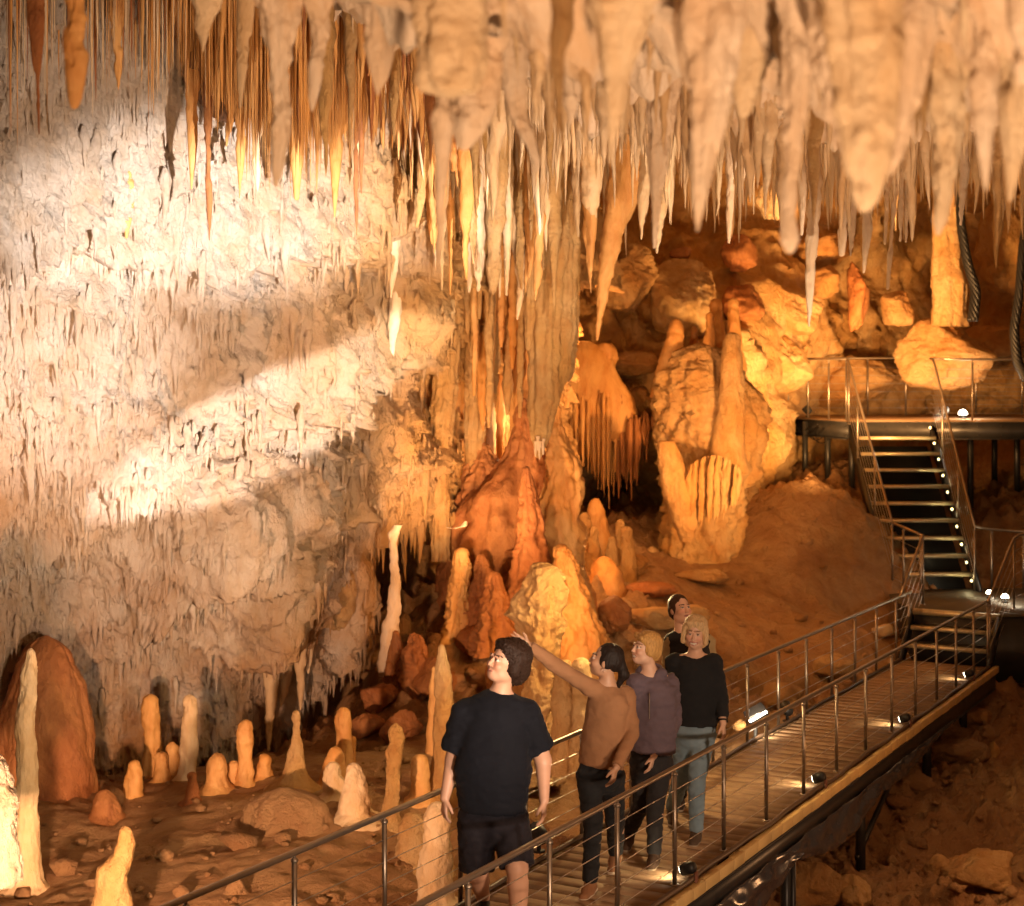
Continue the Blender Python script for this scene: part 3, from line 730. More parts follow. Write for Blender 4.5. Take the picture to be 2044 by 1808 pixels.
rsk = np.random.RandomState(31)
for i in range(28):
    x = 872 + i * 9.6 + rsk.uniform(-6, 6); yt = rsk.uniform(640, 900) - abs(x - 1000) * .5; h = rsk.uniform(6, 13); Yg = rsk.uniform(19.4, 20.4)
    px = up_to_roof([(x + 3, 420, h * 1.3), (x, (420 + yt) / 2, h * 1.05), (x - 1, yt - 60, h * .75), (x - 2, yt, 2)], Yg)
    tite(f"{'stout' if h > 9.5 else 'slim'} {'golden' if i % 2 else 'amber'} fluted stalactite reaching {'far down' if yt > 730 else 'half way'} over the flowstone curtain", px, Yg, M_gold if i % 2 else M_amber, m=26, n=120, seed=1000 + i,
         amp=.22, flute=5, fl_amp=.18, group='long fluted stalactites over the flowstone curtain')
# golden stalactites packed between the white wall and the long bundle
rsg = np.random.RandomState(12)
for i in range(46):
    x = rsg.uniform(860, 1190); y0 = rsg.uniform(240, 330); yt = rsg.uniform(400, 640) - abs(x - 1040) * .25
    Yg = rsg.uniform(15.6, 18.0); h = rsg.uniform(5, 15)
    px = up_to_roof([(x, y0, h * 1.5), (x, (y0 + yt) / 2, h), (x + rsg.uniform(-4, 4), yt - 50, h * .5), (x + rsg.uniform(-4, 4), yt, 1.2)], Yg)
    long_ = 'long' if yt > 520 else 'short'; fat = 'stout' if h > 10 else 'thin'
    col_ = ['golden', 'cream', 'amber'][i % 3]
    tite(f'{fat} {long_} {col_} stalactite packed between the white wall and the long bundle', px, Yg, [M_gold, M_cream, M_amber][i % 3], m=22, n=80, seed=900 + i, amp=.26, flute=4, fl_amp=.14,
         group='stalactites packed between the white wall and the long bundle')
# ------------------------------------------------------------------ brown mass in the middle
brn = [
 ('dark red-brown stalagmite spire rising in front of the columns', [(1043,793,5),(1046,830,18),(1050,880,30),(1040,930,52),(1010,990,78),(1010,1060,100),(1010,1150,120),(1010,1240,120)], 20.2, M_brown),
 ('beaded brown stalagmite spire right of the dark spire', [(1112,806,6),(1113,840,13),(1114,875,17),(1122,920,30),(1126,970,32),(1112,1020,40),(1100,1080,60),(1100,1160,70)], 19.7, M_amber),
 ('squat brown stalagmite on the left shoulder of the dark mass', [(965,882,6),(968,910,20),(966,960,40),(958,1030,52),(955,1120,60)], 20.4, M_brown),
 ('sharp brown pinnacle in front of the beaded spire', [(1051,930,4),(1052,975,12),(1056,1030,20),(1056,1100,34),(1056,1170,44)], 19.0, M_brown),
 ('smooth leaning orange cone right of the lit pillar', [(1120,1085,12),(1132,1140,26),(1146,1200,36),(1160,1270,52),(1172,1340,66)], 18.0, M_amber),
 ('knobbly orange finger stalagmite left of the lit pillar', [(922,1092,9),(922,1130,15),(918,1180,18),(914,1230,24),(912,1270,34)], 18.2, M_amber),
 ('small brown cone stalagmite beside the knobbly finger', [(960,1105,5),(962,1140,16),(960,1190,30),(958,1240,42)], 18.8, M_brown),
 ('blunt brown stalagmite behind the lit pillar', [(1020,1096,9),(1022,1130,17),(1020,1180,28),(1018,1240,40)], 18.5, M_brown),
 ('short twin-headed brown stalagmite between the finger and the pillar', [(986,1140,9),(986,1170,16),(990,1210,28),(992,1260,40)], 17.8, M_brown),
 ('slim brown spire left of the curly-haired man', [(790,1258,4),(791,1290,10),(793,1330,17),(795,1370,26)], 17.4, M_brown),
 ('brown stump behind the slim spire', [(826,1262,10),(828,1300,22),(828,1350,34),(828,1400,44)], 17.8, M_brown),
]
for i, (lb, px, Y, mt) in enumerate(brn):
    if i > 3: Y = on_ground(px[-1][0], px[-1][1])
    mite(lb, px, Y, mt, amp=0.26, flute=9, fl_amp=0.14, dents=0.6, det=2.2, m=84, n=110, seed=360 + i, group='brown stalagmites in the middle of the cave', freq=1.4)
# lit pillar behind the pointing hand
formation('stone_pillar', 'tall crooked yellow-lit pillar behind the pointing arm', 'stalagmite',
    [(1078,1122,26),(1084,1150,32),(1078,1190,40),(1068,1226,44),(1082,1240,46),(1084,1268,40),(1074,1300,36),(1080,1360,34),(1072,1430,36),(1070,1500,44),(1070,1560,50)],
    15.6, M_gold, 'first', amp=0.28, flute=7, fl_amp=0.16, dents=0.6, m=96, n=180, seed=77, freq=1.8, cap=0.5, det=2.2)
mite('round-headed knob left of a twin beside the pointing woman', [(1128,1316,15),(1128,1350,19),(1122,1400,22),(1126,1440,24),(1126,1500,26)], 14.8, M_gold, m=40, seed=401)
mite('round-headed knob, right one of the twin beside the pointing woman', [(1160,1312,15),(1162,1350,20),(1162,1400,22),(1166,1450,26),(1166,1500,28)], 14.7, M_gold, m=40, seed=402)
# white ribbon
formation('calcite_ribbon', 'white wavy ribbon of calcite standing in the dark recess', 'column',
    [(796,1048,7),(784,1068,9),(786,1110,7),(790,1150,8),(786,1190,9),(788,1220,13),(780,1245,16),(774,1290,18),(772,1350,20)], 18.9, M_pink, None, amp=0.3, m=20, n=80, seed=88, squash=0.5)
formation('calcite_flake', 'small white broken flake wedged between the leaning column and the brown mass', 'rock', [(892,1052,2),(905,1055,4.5),(926,1050,5.5),(930,1040,2)], 19.2, M_pink, None, amp=.3, m=14, n=24, seed=6)

# ------------------------------------------------------------------ alcove with fine stalactites
rs = np.random.RandomState(5)
fr1, fr2 = [], []
for i in range(90):
    x = 1138 + i * 2.05 + rs.uniform(-3, 3)
    f = (x - 1140) / 180
    y1 = 880 + 120 * math.sin(min(1, f * 1.15) * 3.0) * rs.uniform(0.6, 1.1) + rs.uniform(0, 40)
    y1 -= rs.uniform(0, 45)
    if i > 76: y1 -= 50
    y0 = 800 + 20 * rs.uniform() + (40 if i > 50 else 0)
    mt = M_amber if i < 44 else M_brown
    formation('stalactite', 'thin stalactite in the fringe over the dark alcove', 'stalactite',
        [(x, y0 - 20, 1.5), (x, y0 + 4, 5.5), (x, (y0 * .6 + y1 * .4), 3.2), (x + rs.uniform(-2, 2), y1, 0.7)], 24.6 + rs.uniform(-.3, .3), mt, 'last', group='fringe of thin stalactites over the dark alcove', m=10, n=26, seed=500 + i, merge=fr1 if mt is M_amber else fr2)
merged('stalactite_fringe', 'fringe of countless thin amber stalactites over the dark alcove', 'stalactites', fr1, M_amber)
merged('stalactite_fringe', 'darker right-hand end of the thin fringe over the alcove', 'stalactites', fr2, M_brown)
formation('flowstone_canopy', 'smooth orange canopy above the fringe of thin stalactites', 'flowstone',
    [(1166,680,10),(1168,700,40),(1170,740,60),(1182,790,74),(1192,830,80),(1196,862,70),(1196,880,40)], 24.6, M_amber, None, amp=0.12, m=80, n=60, seed=93, squash=0.35)
alc = [
 ('smooth orange stalagmite, tallest in the alcove', [(1190,994,12),(1190,1030,17),(1192,1060,24),(1196,1096,34)], 22.6, M_amber),
 ('yellow-tipped cone stalagmite left of the tallest in the alcove', [(1168,1022,6),(1167,1050,14),(1162,1080,18),(1160,1104,22)], 22.0, M_gold),
 ('short stalagmite in front of the tallest in the alcove', [(1186,1050,8),(1186,1076,10),(1186,1100,14)], 21.8, M_gold),
 ('slim stalagmite in the alcove, left of a close trio', [(1222,1070,6),(1222,1090,9),(1222,1120,14)], 22.2, M_gold),
 ('slim tall stalagmite, middle of the close trio in the alcove', [(1238,1036,6),(1238,1070,8),(1238,1120,12)], 22.4, M_gold),
 ('slim stalagmite, right one of the close trio in the alcove', [(1251,1050,8),(1252,1080,10),(1254,1120,14)], 22.2, M_gold),
 ('faint grey stalagmite standing deep in the dark alcove', [(1265,1032,6),(1266,1070,11),(1266,1110,14)], 25.0, M_brown),
 ('pale stalagmite at the right side of the dark alcove', [(1327,1042,7),(1327,1070,12),(1326,1100,17)], 24.6, M_gold),
 ('tiny stalagmite bump before the pale one in the alcove', [(1302,1090,7),(1302,1104,10)], 23.6, M_gold),
 ('low orange knob at the front left of the alcove floor', [(1150,1112,9),(1150,1130,16),(1150,1150,24)], 21.2, M_amber),
 ('low rounded lump below the close trio', [(1206,1110,12),(1206,1130,24),(1206,1160,36)], 21.2, M_amber),
]
for i, (lb, px, Y, mt) in enumerate(alc):
    mite(lb, px, Y, mt, amp=0.14, m=36, n=40, seed=420 + i, group='stalagmites in the dark alcove')

# ------------------------------------------------------------------ big flowstone mass right of the alcove
formation('flowstone_mass', 'massive knobbly golden flowstone column right of the dark alcove', 'flowstone',
    [(1400,684,14),(1402,700,46),(1405,740,80),(1410,800,104),(1416,870,112),(1420,930,92),(1406,990,74),(1400,1050,80),(1392,1120,70)], 24.0, M_gold, 'first', amp=0.32, flute=13, fl_amp=.08, dents=0.8, m=160, n=190, seed=94, squash=0.7, freq=2.4, det=3)
formation('flowstone_lobe', 'smooth pale tongue of flowstone hanging beside the alcove mouth', 'flowstone',
    [(1330,880,16),(1340,930,26),(1356,990,32),(1370,1040,26),(1372,1080,14)], 22.9, M_gold, None, amp=0.15, m=50, n=60, seed=95, flute=5, fl_amp=.1)
fr3 = []
for i in range(22):
    x = 1374 + i * 4.7 + rs.uniform(-2.5, 2.5)
    e = math.sin(min(1, i / 21) * math.pi)
    formation('stalactite', 'fine rib of the organ-pipe fringe below the golden flowstone mass', 'stalactite',
        [(x + 2, 930 - 22 * e, 2), (x, 958 - 22 * e, rs.uniform(5, 8)), (x - 3, 990 + 10 * e, 4.4), (x - 6, 1010 + rs.uniform(10, 50) * e, 1)], 22.75 + rs.uniform(-.15, .15), M_gold, 'last', group='organ-pipe fringe below the golden flowstone mass', m=14, n=40, seed=560 + i, amp=.3, merge=fr3)
merged('organ_pipe_fringe', 'organ-pipe fringe of fine ribs below the golden flowstone mass', 'stalactites', fr3, M_gold)
upper = [
 ('orange stalagmite alone on the left top of the flowstone mass', [(1350,636,10),(1348,670,15),(1344,710,26),(1344,750,36)], 24.2, M_amber),
 ('tall thin stalagmite, left of the pair on the flowstone mass', [(1418,622,7),(1418,660,9),(1416,710,12),(1416,750,16)], 24.0, M_amber),
 ('broad orange stalagmite just behind the thin one on the mass', [(1428,595,9),(1430,640,15),(1430,700,22),(1430,740,30)], 24.4, M_amber),
 ('tall pointed orange stalagmite right of the pair on the mass', [(1464,594,8),(1465,640,11),(1466,690,14),(1466,740,20)], 24.3, M_amber),
 ('smooth-headed golden stalagmite, thickest on the mass', [(1462,663,15),(1462,710,20),(1462,780,24),(1458,840,28),(1452,900,34)], 23.4, M_gold),
 ('small knob between the stalagmites on the mass', [(1446,640,7),(1446,670,9),(1446,710,12)], 24.5, M_gold),
 ('thin orange stalagmite on the left flank of the mass', [(1386,650,5),(1386,690,8),(1386,730,14)], 24.6, M_amber),
]
for i, (lb, px, Y, mt) in enumerate(upper):
    mite(lb, px, Y, mt, amp=0.14, m=40, n=60, seed=440 + i, group='stalagmites on top of the golden flowstone mass')

# ------------------------------------------------------------------ boulders and blocks at the back
bl = [
 ('large angular orange boulder left of the pale one, with a dark crack between', 1232,560,88,72,25.6,M_ochre,3,.35),
 ('largest pale golden boulder at the back, under the ceiling fringe', 1370,600,84,84,26.0,M_gold,4,-.5),
 ('orange wedge of rock below the angular boulder', 1186,720,56,42,24.8,M_amber,5,.2),
 ('flat orange slab jutting toward the alcove', 1268,722,64,26,25.2,M_ochre,6,.1),
 ('brown block hanging over the right of the alcove', 1266,800,56,50,25.4,M_ochre,7,0),
 ('small brown stone on the boulder pile top', 1360,508,26,14,26.4,M_brown,8,.1),
 ('dark leaning slab between the boulders and the yellow wall', 1478,510,34,46,27.2,M_brown,9,.2),
 ('triangular brown rock with a hollow, right of the pale boulder', 1486,610,44,50,26.6,M_brown,10,.3),
 ('pink smooth boulder high on the right of the yellow wall', 1548,400,52,46,28.2,M_cream,11,0),
 ('rough glittering orange boulder behind the long white rod', 1576,620,92,52,28.0,M_ochre,12,-.15),
 ('dark rock tower standing right of the long white rod', 1712,590,28,74,27.8,M_brown,13,0),
 ('knobby pinkish rock beside the dark tower', 1790,620,36,40,28.6,M_ochre,14,.1),
 ('big rounded golden rock below the banded stone column', 1876,708,104,68,28.5,M_ochre,15,0),
 ('rough golden block at the far right edge', 2010,500,80,110,31.0,M_gold,16,0),
 ('orange ledge rock under the far right block', 1990,690,70,50,30.5,M_ochre,17,.1),
 ('wide low orange rock behind the platform rail', 1700,760,110,60,30.2,M_ochre,18,.1),
 ('pale flowstone boss behind the left rail of the platform', 1560,730,60,60,27.6,M_gold,19,0),
 ('small orange cobble stack at the upper right corner', 1945,395,34,28,30.0,M_gold,20,0),
 ('rounded orange rock in the middle right background', 1640,500,60,40,29.5,M_ochre,21,.2),
 ('brown lump left of the dark rock tower', 1640,560,40,34,28.8,M_ochre,22,0),
]
for lb, x, y, rx, ry, Y, mt, sd, tl in bl:
    boulder(lb, x, y, rx, ry, Y, mt, sd, 'boulders piled at the back of the cave', tilt=tl, amp=0.20)
formation('stone_column', 'banded pale stone column beside the dark cable bundle', 'column',
    [(1892,330,30),(1892,400,28),(1890,450,26),(1888,520,27),(1892,570,33),(1894,620,32),(1895,652,35)], 28.2, M_gold, None, amp=0.2, flute=7, fl_amp=0.14, dents=0.3, m=70, n=90, seed=97)

# ------------------------------------------------------------------ left floor
lf = [
 ('tall rough stalagmite at the far left, lit yellow along its right side', [(62,1293,8),(60,1340,15),(56,1400,17),(52,1480,18),(54,1560,19),(52,1640,19),(50,1720,24),(48,1770,30)], 11.8, M_cream, .16, 90),
 ('huge smooth orange dome of flowstone against the wall at the left', [(92,1268,20),(94,1310,50),(92,1370,74),(88,1440,90),(90,1510,96),(90,1575,99)], 15.6, M_brown, .04, 120),
 ('crooked yellow-lit stalagmite standing alone at the bottom left', [(250,1648,8),(252,1680,14),(244,1706,20),(224,1732,34),(222,1765,32),(226,1800,36),(226,1850,38)], 11.4, M_gold, .22, 70),
 ('orange stalagmite, leftmost of the tall trio by the wall', [(300,1385,12),(300,1430,17),(306,1490,17),(306,1548,20)], 15.9, M_amber, .10, 40),
 ('short slim stalagmite inside the tall trio by the wall', [(345,1480,11),(345,1510,12),(346,1552,14)], 15.7, M_amber, .10, 30),
 ('pinkish stalagmite, rightmost of the tall trio by the wall', [(378,1386,11),(378,1430,15),(376,1490,15),(374,1552,17)], 16.0, M_cream, .10, 40),
 ('stumpy stalagmite between the trio, in front', [(322,1500,12),(322,1530,14),(322,1560,18)], 15.5, M_amber, .10, 30),
 ('pointed amber stalagmite at the left front of the row', [(269,1517,9),(268,1550,14),(266,1590,16)], 14.8, M_amber, .10, 34),
 ('little brown nub between the row and the bottom of the wall', [(384,1540,9),(384,1570,11),(384,1596,13)], 14.7, M_brown, .10, 30),
 ('fat round-topped amber stalagmite in the middle of the row', [(433,1502,16),(434,1530,20),(434,1570,24)], 15.0, M_amber, .08, 44),
 ('small amber stub just right of the fat round-topped one', [(466,1518,11),(466,1540,13),(466,1566,15)], 15.1, M_amber, .08, 30),
 ('straight amber stalagmite with a flat orange head', [(489,1436,15),(488,1470,14),(488,1520,14),(488,1566,18)], 15.2, M_amber, .08, 36),
 ('low amber bump right of the flat-headed stalagmite', [(527,1504,10),(527,1530,13),(526,1552,15)], 15.6, M_amber, .08, 30),
 ('slender sharp stalagmite flaring into a wide foot, in front of the recess', [(591,1417,5),(591,1450,9),(590,1500,13),(589,1536,17),(588,1556,30),(588,1574,60)], 15.0, M_gold, .08, 44),
 ('wavy amber stalagmite in front of the brown slope', [(685,1411,10),(684,1440,13),(687,1480,11),(686,1540,15)], 16.0, M_amber, .12, 36),
 ('small amber stalagmite at the foot of the wavy one', [(702,1468,7),(702,1490,10),(700,1530,13)], 16.1, M_amber, .10, 26),
 ('low orange stump left of the wavy stalagmite', [(668,1490,14),(668,1520,20),(668,1560,26)], 15.8, M_amber, .10, 40),
 ('stout cream cone stalagmite in the centre foreground', [(706,1522,10),(707,1555,20),(708,1590,28),(710,1625,32)], 14.0, M_cream, .14, 56),
 ('pale lumps leaning on the left side of the stout cream cone', [(664,1520,10),(666,1550,18),(672,1586,22)], 14.4, M_cream, .2, 40),
 ('white-lit post-like stalagmite beside the far handrail', [(790,1443,14),(793,1470,16),(786,1500,13),(784,1550,14),(780,1600,17),(778,1640,20)], 13.6, M_gold, .16, 56),
 ('pointed grey-cream stalagmite just left of the curly-haired man', [(881,1286,4),(884,1330,11),(888,1390,18),(890,1440,22),(888,1500,25),(884,1580,28)], 13.2, M_gold, .16, 60),
 ('thin translucent amber stalagmite against the pointed grey one', [(866,1330,5),(864,1380,8),(866,1430,9),(862,1500,11)], 13.3, M_amber, .16, 30),
 ('rounded amber cone behind the far handrail', [(838,1505,12),(838,1540,17),(838,1590,20)], 14.2, M_amber, .10, 40),
 ('egg-shaped golden boss under the far handrail', [(822,1622,18),(822,1650,27),(824,1690,34),(826,1720,38)], 12.6, M_gold, .14, 60),
 ('crusty broken stump behind the man at the left', [(872,1600,28),(872,1660,27),(868,1740,30),(868,1800,34)], 12.4, M_cream, .22, 60),
 ('low fluted flowstone mound at the centre of the floor', [(566,1572,24),(566,1584,52),(566,1606,72),(566,1636,86)], 13.6, M_floor, .16, 90),
 ('small brown bump on the floor at the left of the mound', [(210,1576,16),(214,1600,24),(214,1630,30)], 14.0, M_brown, .12, 40),
 ('small round nodule alone on the muddy floor', [(470,1752,7),(470,1768,13),(470,1784,17)], 12.4, M_floor, .10, 26),
]
for i, (lb, px, Y, mt, am, m) in enumerate(lf):
    Y = on_ground(px[-1][0], px[-1][1])
    a_, b_, h_ = px[-1]
    if h_ < 60: px = px[:-1] + [(a_, b_ - 5, h_ * 1.05), (a_, b_ + 3, h_ * 1.45), (a_, b_ + 8, h_ * 2.1)]
    mite(lb, px, Y, mt, amp=am * 1.5, m=m, n=90 if m > 50 else 50, seed=600 + i, dents=0.25 if am > .12 else 0, flute=9 if 'flowstone mound' in lb or 'dome' in lb else 0, fl_amp=.05)
formation('flowstone_mass', 'overlit white lump of flowstone at the left edge', 'flowstone',
    [(-30,1490,14),(-24,1530,34),(-12,1580,44),(-14,1640,46),(-8,1700,46),(-10,1760,56)], 11.0, M_white, 'first', amp=0.28, dents=0.5, m=90, n=90, seed=98, freq=1.8)
boulder('rough orange crusted lump on the lower right of the white wall', 668,1190,42,60,18.6,M_ochre,31,None,name='rock',amp=.3,cuts=3)
boulder('smooth cream tongue-like rock swelling out of the shaded wall', 505,1040,62,34,16.2,M_cream,32,None,name='rock',amp=.12,cuts=4,tilt=-.55)
boulder('cracked brown rock patch bulging from the shaded wall', 405,1120,84,48,16.6,M_ochre,33,None,name='rock',amp=.16,cuts=5,tilt=-.5)

# ------------------------------------------------------------------ rocks beneath and behind the walkway
rk = [
 ('large pale golden boulder at the bottom right corner', 1960,1735,84,50,M_ochre,51), ('rounded rough boulder below the walkway braces', 1610,1770,74,48,M_ochre,52),
 ('golden boulder beside the rough rounded one', 1700,1790,50,40,M_gold,53), ('small boulder left of the large pale golden one', 1868,1730,30,26,M_ochre,54),
 ('boulder half hidden under the walkway by the steel post', 1520,1700,50,56,M_ochre,55), ('flat stone under the brace', 1455,1800,60,26,M_gold,56),
 ('pinkish rock near the bottom of the walkway', 1560,1640,26,20,M_ochre,57), ('small white chip of stone lying on the dark rubble', 1480,1604,9,4,M_white,58),
 ('round pebble-like rock on the right slope', 1950,1430,34,16,M_ochre,59), ('brown hump of rock on the right slope', 1910,1500,70,28,M_floor,60),
 ('upright stone on the right slope', 1984,1500,14,20,M_gold,61), ('low rock between the dark posts', 1830,1560,40,22,M_floor,62),
 ('rounded rock behind the far railing, middle', 1660,1330,46,26,M_ochre,63), ('rock behind the far railing near the flood lamp', 1560,1390,50,26,M_ochre,64),
 ('cream rock by the foot of the steps', 1762,1260,24,18,M_cream,65), ('tilted slab behind the blonde woman', 1400,1150,62,18,M_ochre,66),
 ('dark hollowed slab in the rubble behind the women', 1300,1180,54,18,M_brown,67), ('long rock rim behind the women', 1330,1230,90,28,M_ochre,68),
 ('boulder left of the rock rim, under the alcove', 1230,1230,44,40,M_brown,69), ('orange rock slope lump behind the women', 1250,1130,60,22,M_ochre,70),
 ('pale boulder under the platform, left one', 1966,992,32,30,M_gold,71), ('pale boulder under the platform, right one', 2012,1000,30,28,M_gold,72),
 ('stone on the slope right of the stairs', 1960,1110,30,22,M_ochre,73), ('lump on the brown slope left of the recess', 760,1390,44,36,M_brown,74),
 ('brown lump below the slim spire', 800,1450,46,34,M_brown,75), ('low lump at the foot of the brown slope', 730,1450,40,26,M_brown,76),
 ('brown boulder behind the lit pillar', 1150,1440,50,44,M_brown,77), ('brown rock beside the finger stalagmite', 870,1350,50,40,M_brown,78),
 ('brown rock in front of the small cone', 960,1290,60,40,M_brown,79), ('dark brown block under the lit pillar', 1010,1360,50,46,M_brown,80),
 ('orange rock shelf right of the leaning cone', 1215,1140,40,30,M_ochre,81), ('mound-top rock left of the stairs', 1560,1010,34,16,M_ochre,82),
]
for lb, x, y, rx, ry, mt, sd in rk:
    Yg = on_ground(x, y + ry * 0.6)
    boulder(lb, x, y, rx, ry, Yg, mt, sd, 'rocks lying on the cave floor', name='rock', amp=.2, cuts=11)

# ================================================================== SCATTERED STALACTITES
rs = np.random.RandomState(11)
cands = []
def add_c(x, y, L, r, kind):
    z = ceil_z(x, y)
    cands.append((x, y, z + 0.06, L, r, kind))
# right and centre ceiling
N = 15000
xs = rs.uniform(-2.5, 12, N); ys = rs.uniform(3.2, 29, N)
dn = fbm(np.stack([xs, ys, xs * 0], -1) * 0.9, 3)
for i in range(N):
    x, y = xs[i], ys[i]
    if abs(x) > y * 0.36 + 0.6: continue
    if rs.uniform() > 0.75 + dn[i]: continue
    L = 0.10 + rs.exponential(0.20) + 0.25 * max(0, dn[i])
    zb = ceil_z(x, y) - L
    if y < 6 and rs.uniform() > .5: continue
    L = min(L, 0.95 if y < 16 else 1.4)
    if 6 < y: L *= 1 + min(0.5, (y - 6) * 0.05)
    pxx = CX + x / y * F
    if (y < 9 and pxx < 930) or (y < 11.5 and pxx < 560): continue
    if pxx > 1120 and y > 8: L *= .72
    if y < 7.5: L = min(L, max(.08, ceil_z(x, y) - (HC + (HY - 330) / F * y)))
    cands.append((x, y, ceil_z(x, y) + 0.06, L, 0.012 + 0.05 * L * rs.uniform(.6, 1.5), 0 if x > 0.2 * 0 + 0.1 * y - 1.2 else 1))
# orange cluster before the dark hollow, upper left
for i in range(1100):
    y = rs.uniform(11.0, 13.3); px = rs.normal(545, 120)
    if px < 330 or px > 800: continue
    x = (px - CX) / F * y
    k = 1 - abs(px - 540) / 300
    L = rs.uniform(0.5, 0.95) + k * rs.uniform(0, 0.95)
    cands.append((x, y, ceil_z(x, y) + 0.1, L, rs.uniform(0.006, 0.018) * rs.choice([1, 1, 1.5, 2.8]), 2))
# thinner straws at the upper left
for i in range(360):
    y = rs.uniform(11.2, 14.5); px = rs.uniform(-40, 420)
    x = (px - CX) / F * y
    L = rs.uniform(0.2, 0.9) + max(0, ceil_z(x, y) - (HC + HY / F * y) + .15)
    cands.append((x, y, ceil_z(x, y) + 0.1, L * rs.uniform(.75, 1.1), rs.uniform(0.006, 0.014) * rs.choice([1, 1, 1.6, 2.6]), rs.choice([0, 2, 3, 0])))
# visible ones by size in the picture
def cand_px(c):
    x, y, z, L, r, k = c
    px = CX + x / y * F; tip = HY - (z - L - HC) / y * F; top = HY - (z - HC) / y * F
    vis = max(0, min(tip, 1000) - max(top, 0))
    if px < -20 or px > 2064: return 0
    return vis * (2 * r * F / y)
def recol(c):
    x, y, z, L, r, k = c; px = CX + x / y * F
    if px < 880 and k == 1: k = 2 if rs.uniform() < .6 else (3 if rs.uniform() < .5 else 0)
    elif k == 1 and y > 8: k = 0
    return (x, y, z, L, r, k)
cands = [recol(c) for c in cands]
cands.sort(key=cand_px, reverse=True)

protos = []
def proto_mesh(kind, v):
    r_ = np.random.RandomState(900 + v)
    n = 34; t = np.linspace(0, 1, n)
    prof = (1 - t) ** r_.uniform(.55, .9) * 0.75 + 0.28 * np.exp(-t * 9) + 0.16 * (1 - t)
    prof *= 1 + 0.10 * np.sin(t * r_.uniform(18, 40) + r_.uniform(0, 6))
    path = np.stack([0.35 * np.interp(t, np.linspace(0, 1, 7), r_.normal(0, .35, 7)), 0.35 * np.interp(t, np.linspace(0, 1, 7), r_.normal(0, .35, 7)), -t * 10], -1)
    V, Q, T = lathe(path, prof, 12, 900 + v, 0.45, 5, 0.22, 1.0, freq=1.0)
    V[:, 2] /= 10
    return mesh_from('stalactite', V, [Q, T], {0: (M_cream if v % 3 else M_gold), 1: M_pink, 2: M_amber, 3: M_brown}[kind])
PR = {k: [proto_mesh(k, 10 * k + v) for v in range(6)] for k in range(4)}

def words(c):
    x, y, z, L, r, k = c
    px = CX + x / y * F; tip = HY - (z - L - HC) / y * F
    ratio = L / r
    size = 'stubby' if ratio < 12 else ('slim' if ratio < 26 else 'needle-thin')
    ln = 'long' if L > 0.8 else ('short' if L < 0.4 else 'mid-length')
    colr = {0: 'cream', 1: 'pale pinkish', 2: 'orange', 3: 'dark brown'}[k]
    if k >= 2 and px < 860: where = 'in the orange cluster before the dark hollow' if px > 330 else 'among the straws at the upper left'
    elif px < 330: where = 'among the straws at the upper left'
    elif px < 860: where = 'above the brightly lit white wall'
    elif y < 8: where = 'in the blurred row close overhead'
    elif px < 1180: where = 'over the long hanging bundle'
    elif px < 1460: where = 'over the golden boulders at the back'
    elif px < 1760: where = 'over the yellow back wall on the right'
    else: where = 'over the far right corner of the cave'
    return f'{size} {ln} {colr} stalactite {where}', where
top = cands[:144]; rest = cands[144:]
for c in top:
    x, y, z, L, r, k = c
    if k == 2 and rs.uniform() < .2: k = 3
    o = link('stalactite', PR[k][rs.randint(6)], None, (x, y, z))
    o.scale = (r, r, L); o.rotation_euler = (rs.normal(0, .012), rs.normal(0, .012), rs.uniform(0, 6.28))
    lb, where = words((x, y, z, L, r, k))
    tag(o, lb, 'stalactite', 'stalactites ' + where)

def cone_mesh(items, seg=7, rings=6):
    """many small drips in one mesh: items (n,5) x y z(top) L r"""
    it = np.asarray(items, float); n = len(it)
    r_ = np.random.RandomState(3)
    t = np.linspace(0, 1, rings)
    prof = (1 - t) ** 0.75 * 0.8 + 0.35 * np.exp(-t * 8); prof[-1] = 0.04; prof[0] = 0.3
    th = np.arange(seg) * 2 * math.pi / seg
    wob = 1 + r_.normal(0, .16, (n, rings, seg))
    jx = np.cumsum(r_.normal(0, .10, (n, rings, 2)), 1) * it[:, 4, None, None]
    X = it[:, 0, None, None] + jx[:, :, 0, None] + it[:, 4, None, None] * prof[None, :, None] * np.cos(th)[None, None] * wob
    Y = it[:, 1, None, None] + jx[:, :, 1, None] + it[:, 4, None, None] * prof[None, :, None] * np.sin(th)[None, None] * wob
    Z = it[:, 2, None, None] - it[:, 3, None, None] * t[None, :, None] + 0 * wob
    V = np.stack([X, Y, Z], -1).reshape(-1, 3)
    f = grid_faces(rings, seg, True)
    Fc = (f[None] + (np.arange(n) * rings * seg)[:, None, None]).reshape(-1, 4)
    return V, Fc
for k, mt in ((0, M_cream), (1, M_pink), (2, M_amber), (3, M_brown)):
    it = [c[:5] for c in rest if c[5] == k]
    if it:
        V, Fc = cone_mesh(it, 8, 9)
        tag(link('small_stalactites', mesh_from('small_stalactites', V, Fc, mt)), ['countless small cream stalactites between the larger ones on the ceiling', 'countless small pale stalactites over the left and centre of the ceiling', 'countless thin orange straws in the orange cluster', 'dark brown straws scattered among the orange cluster'][k], 'stalactites', None, 'stuff')

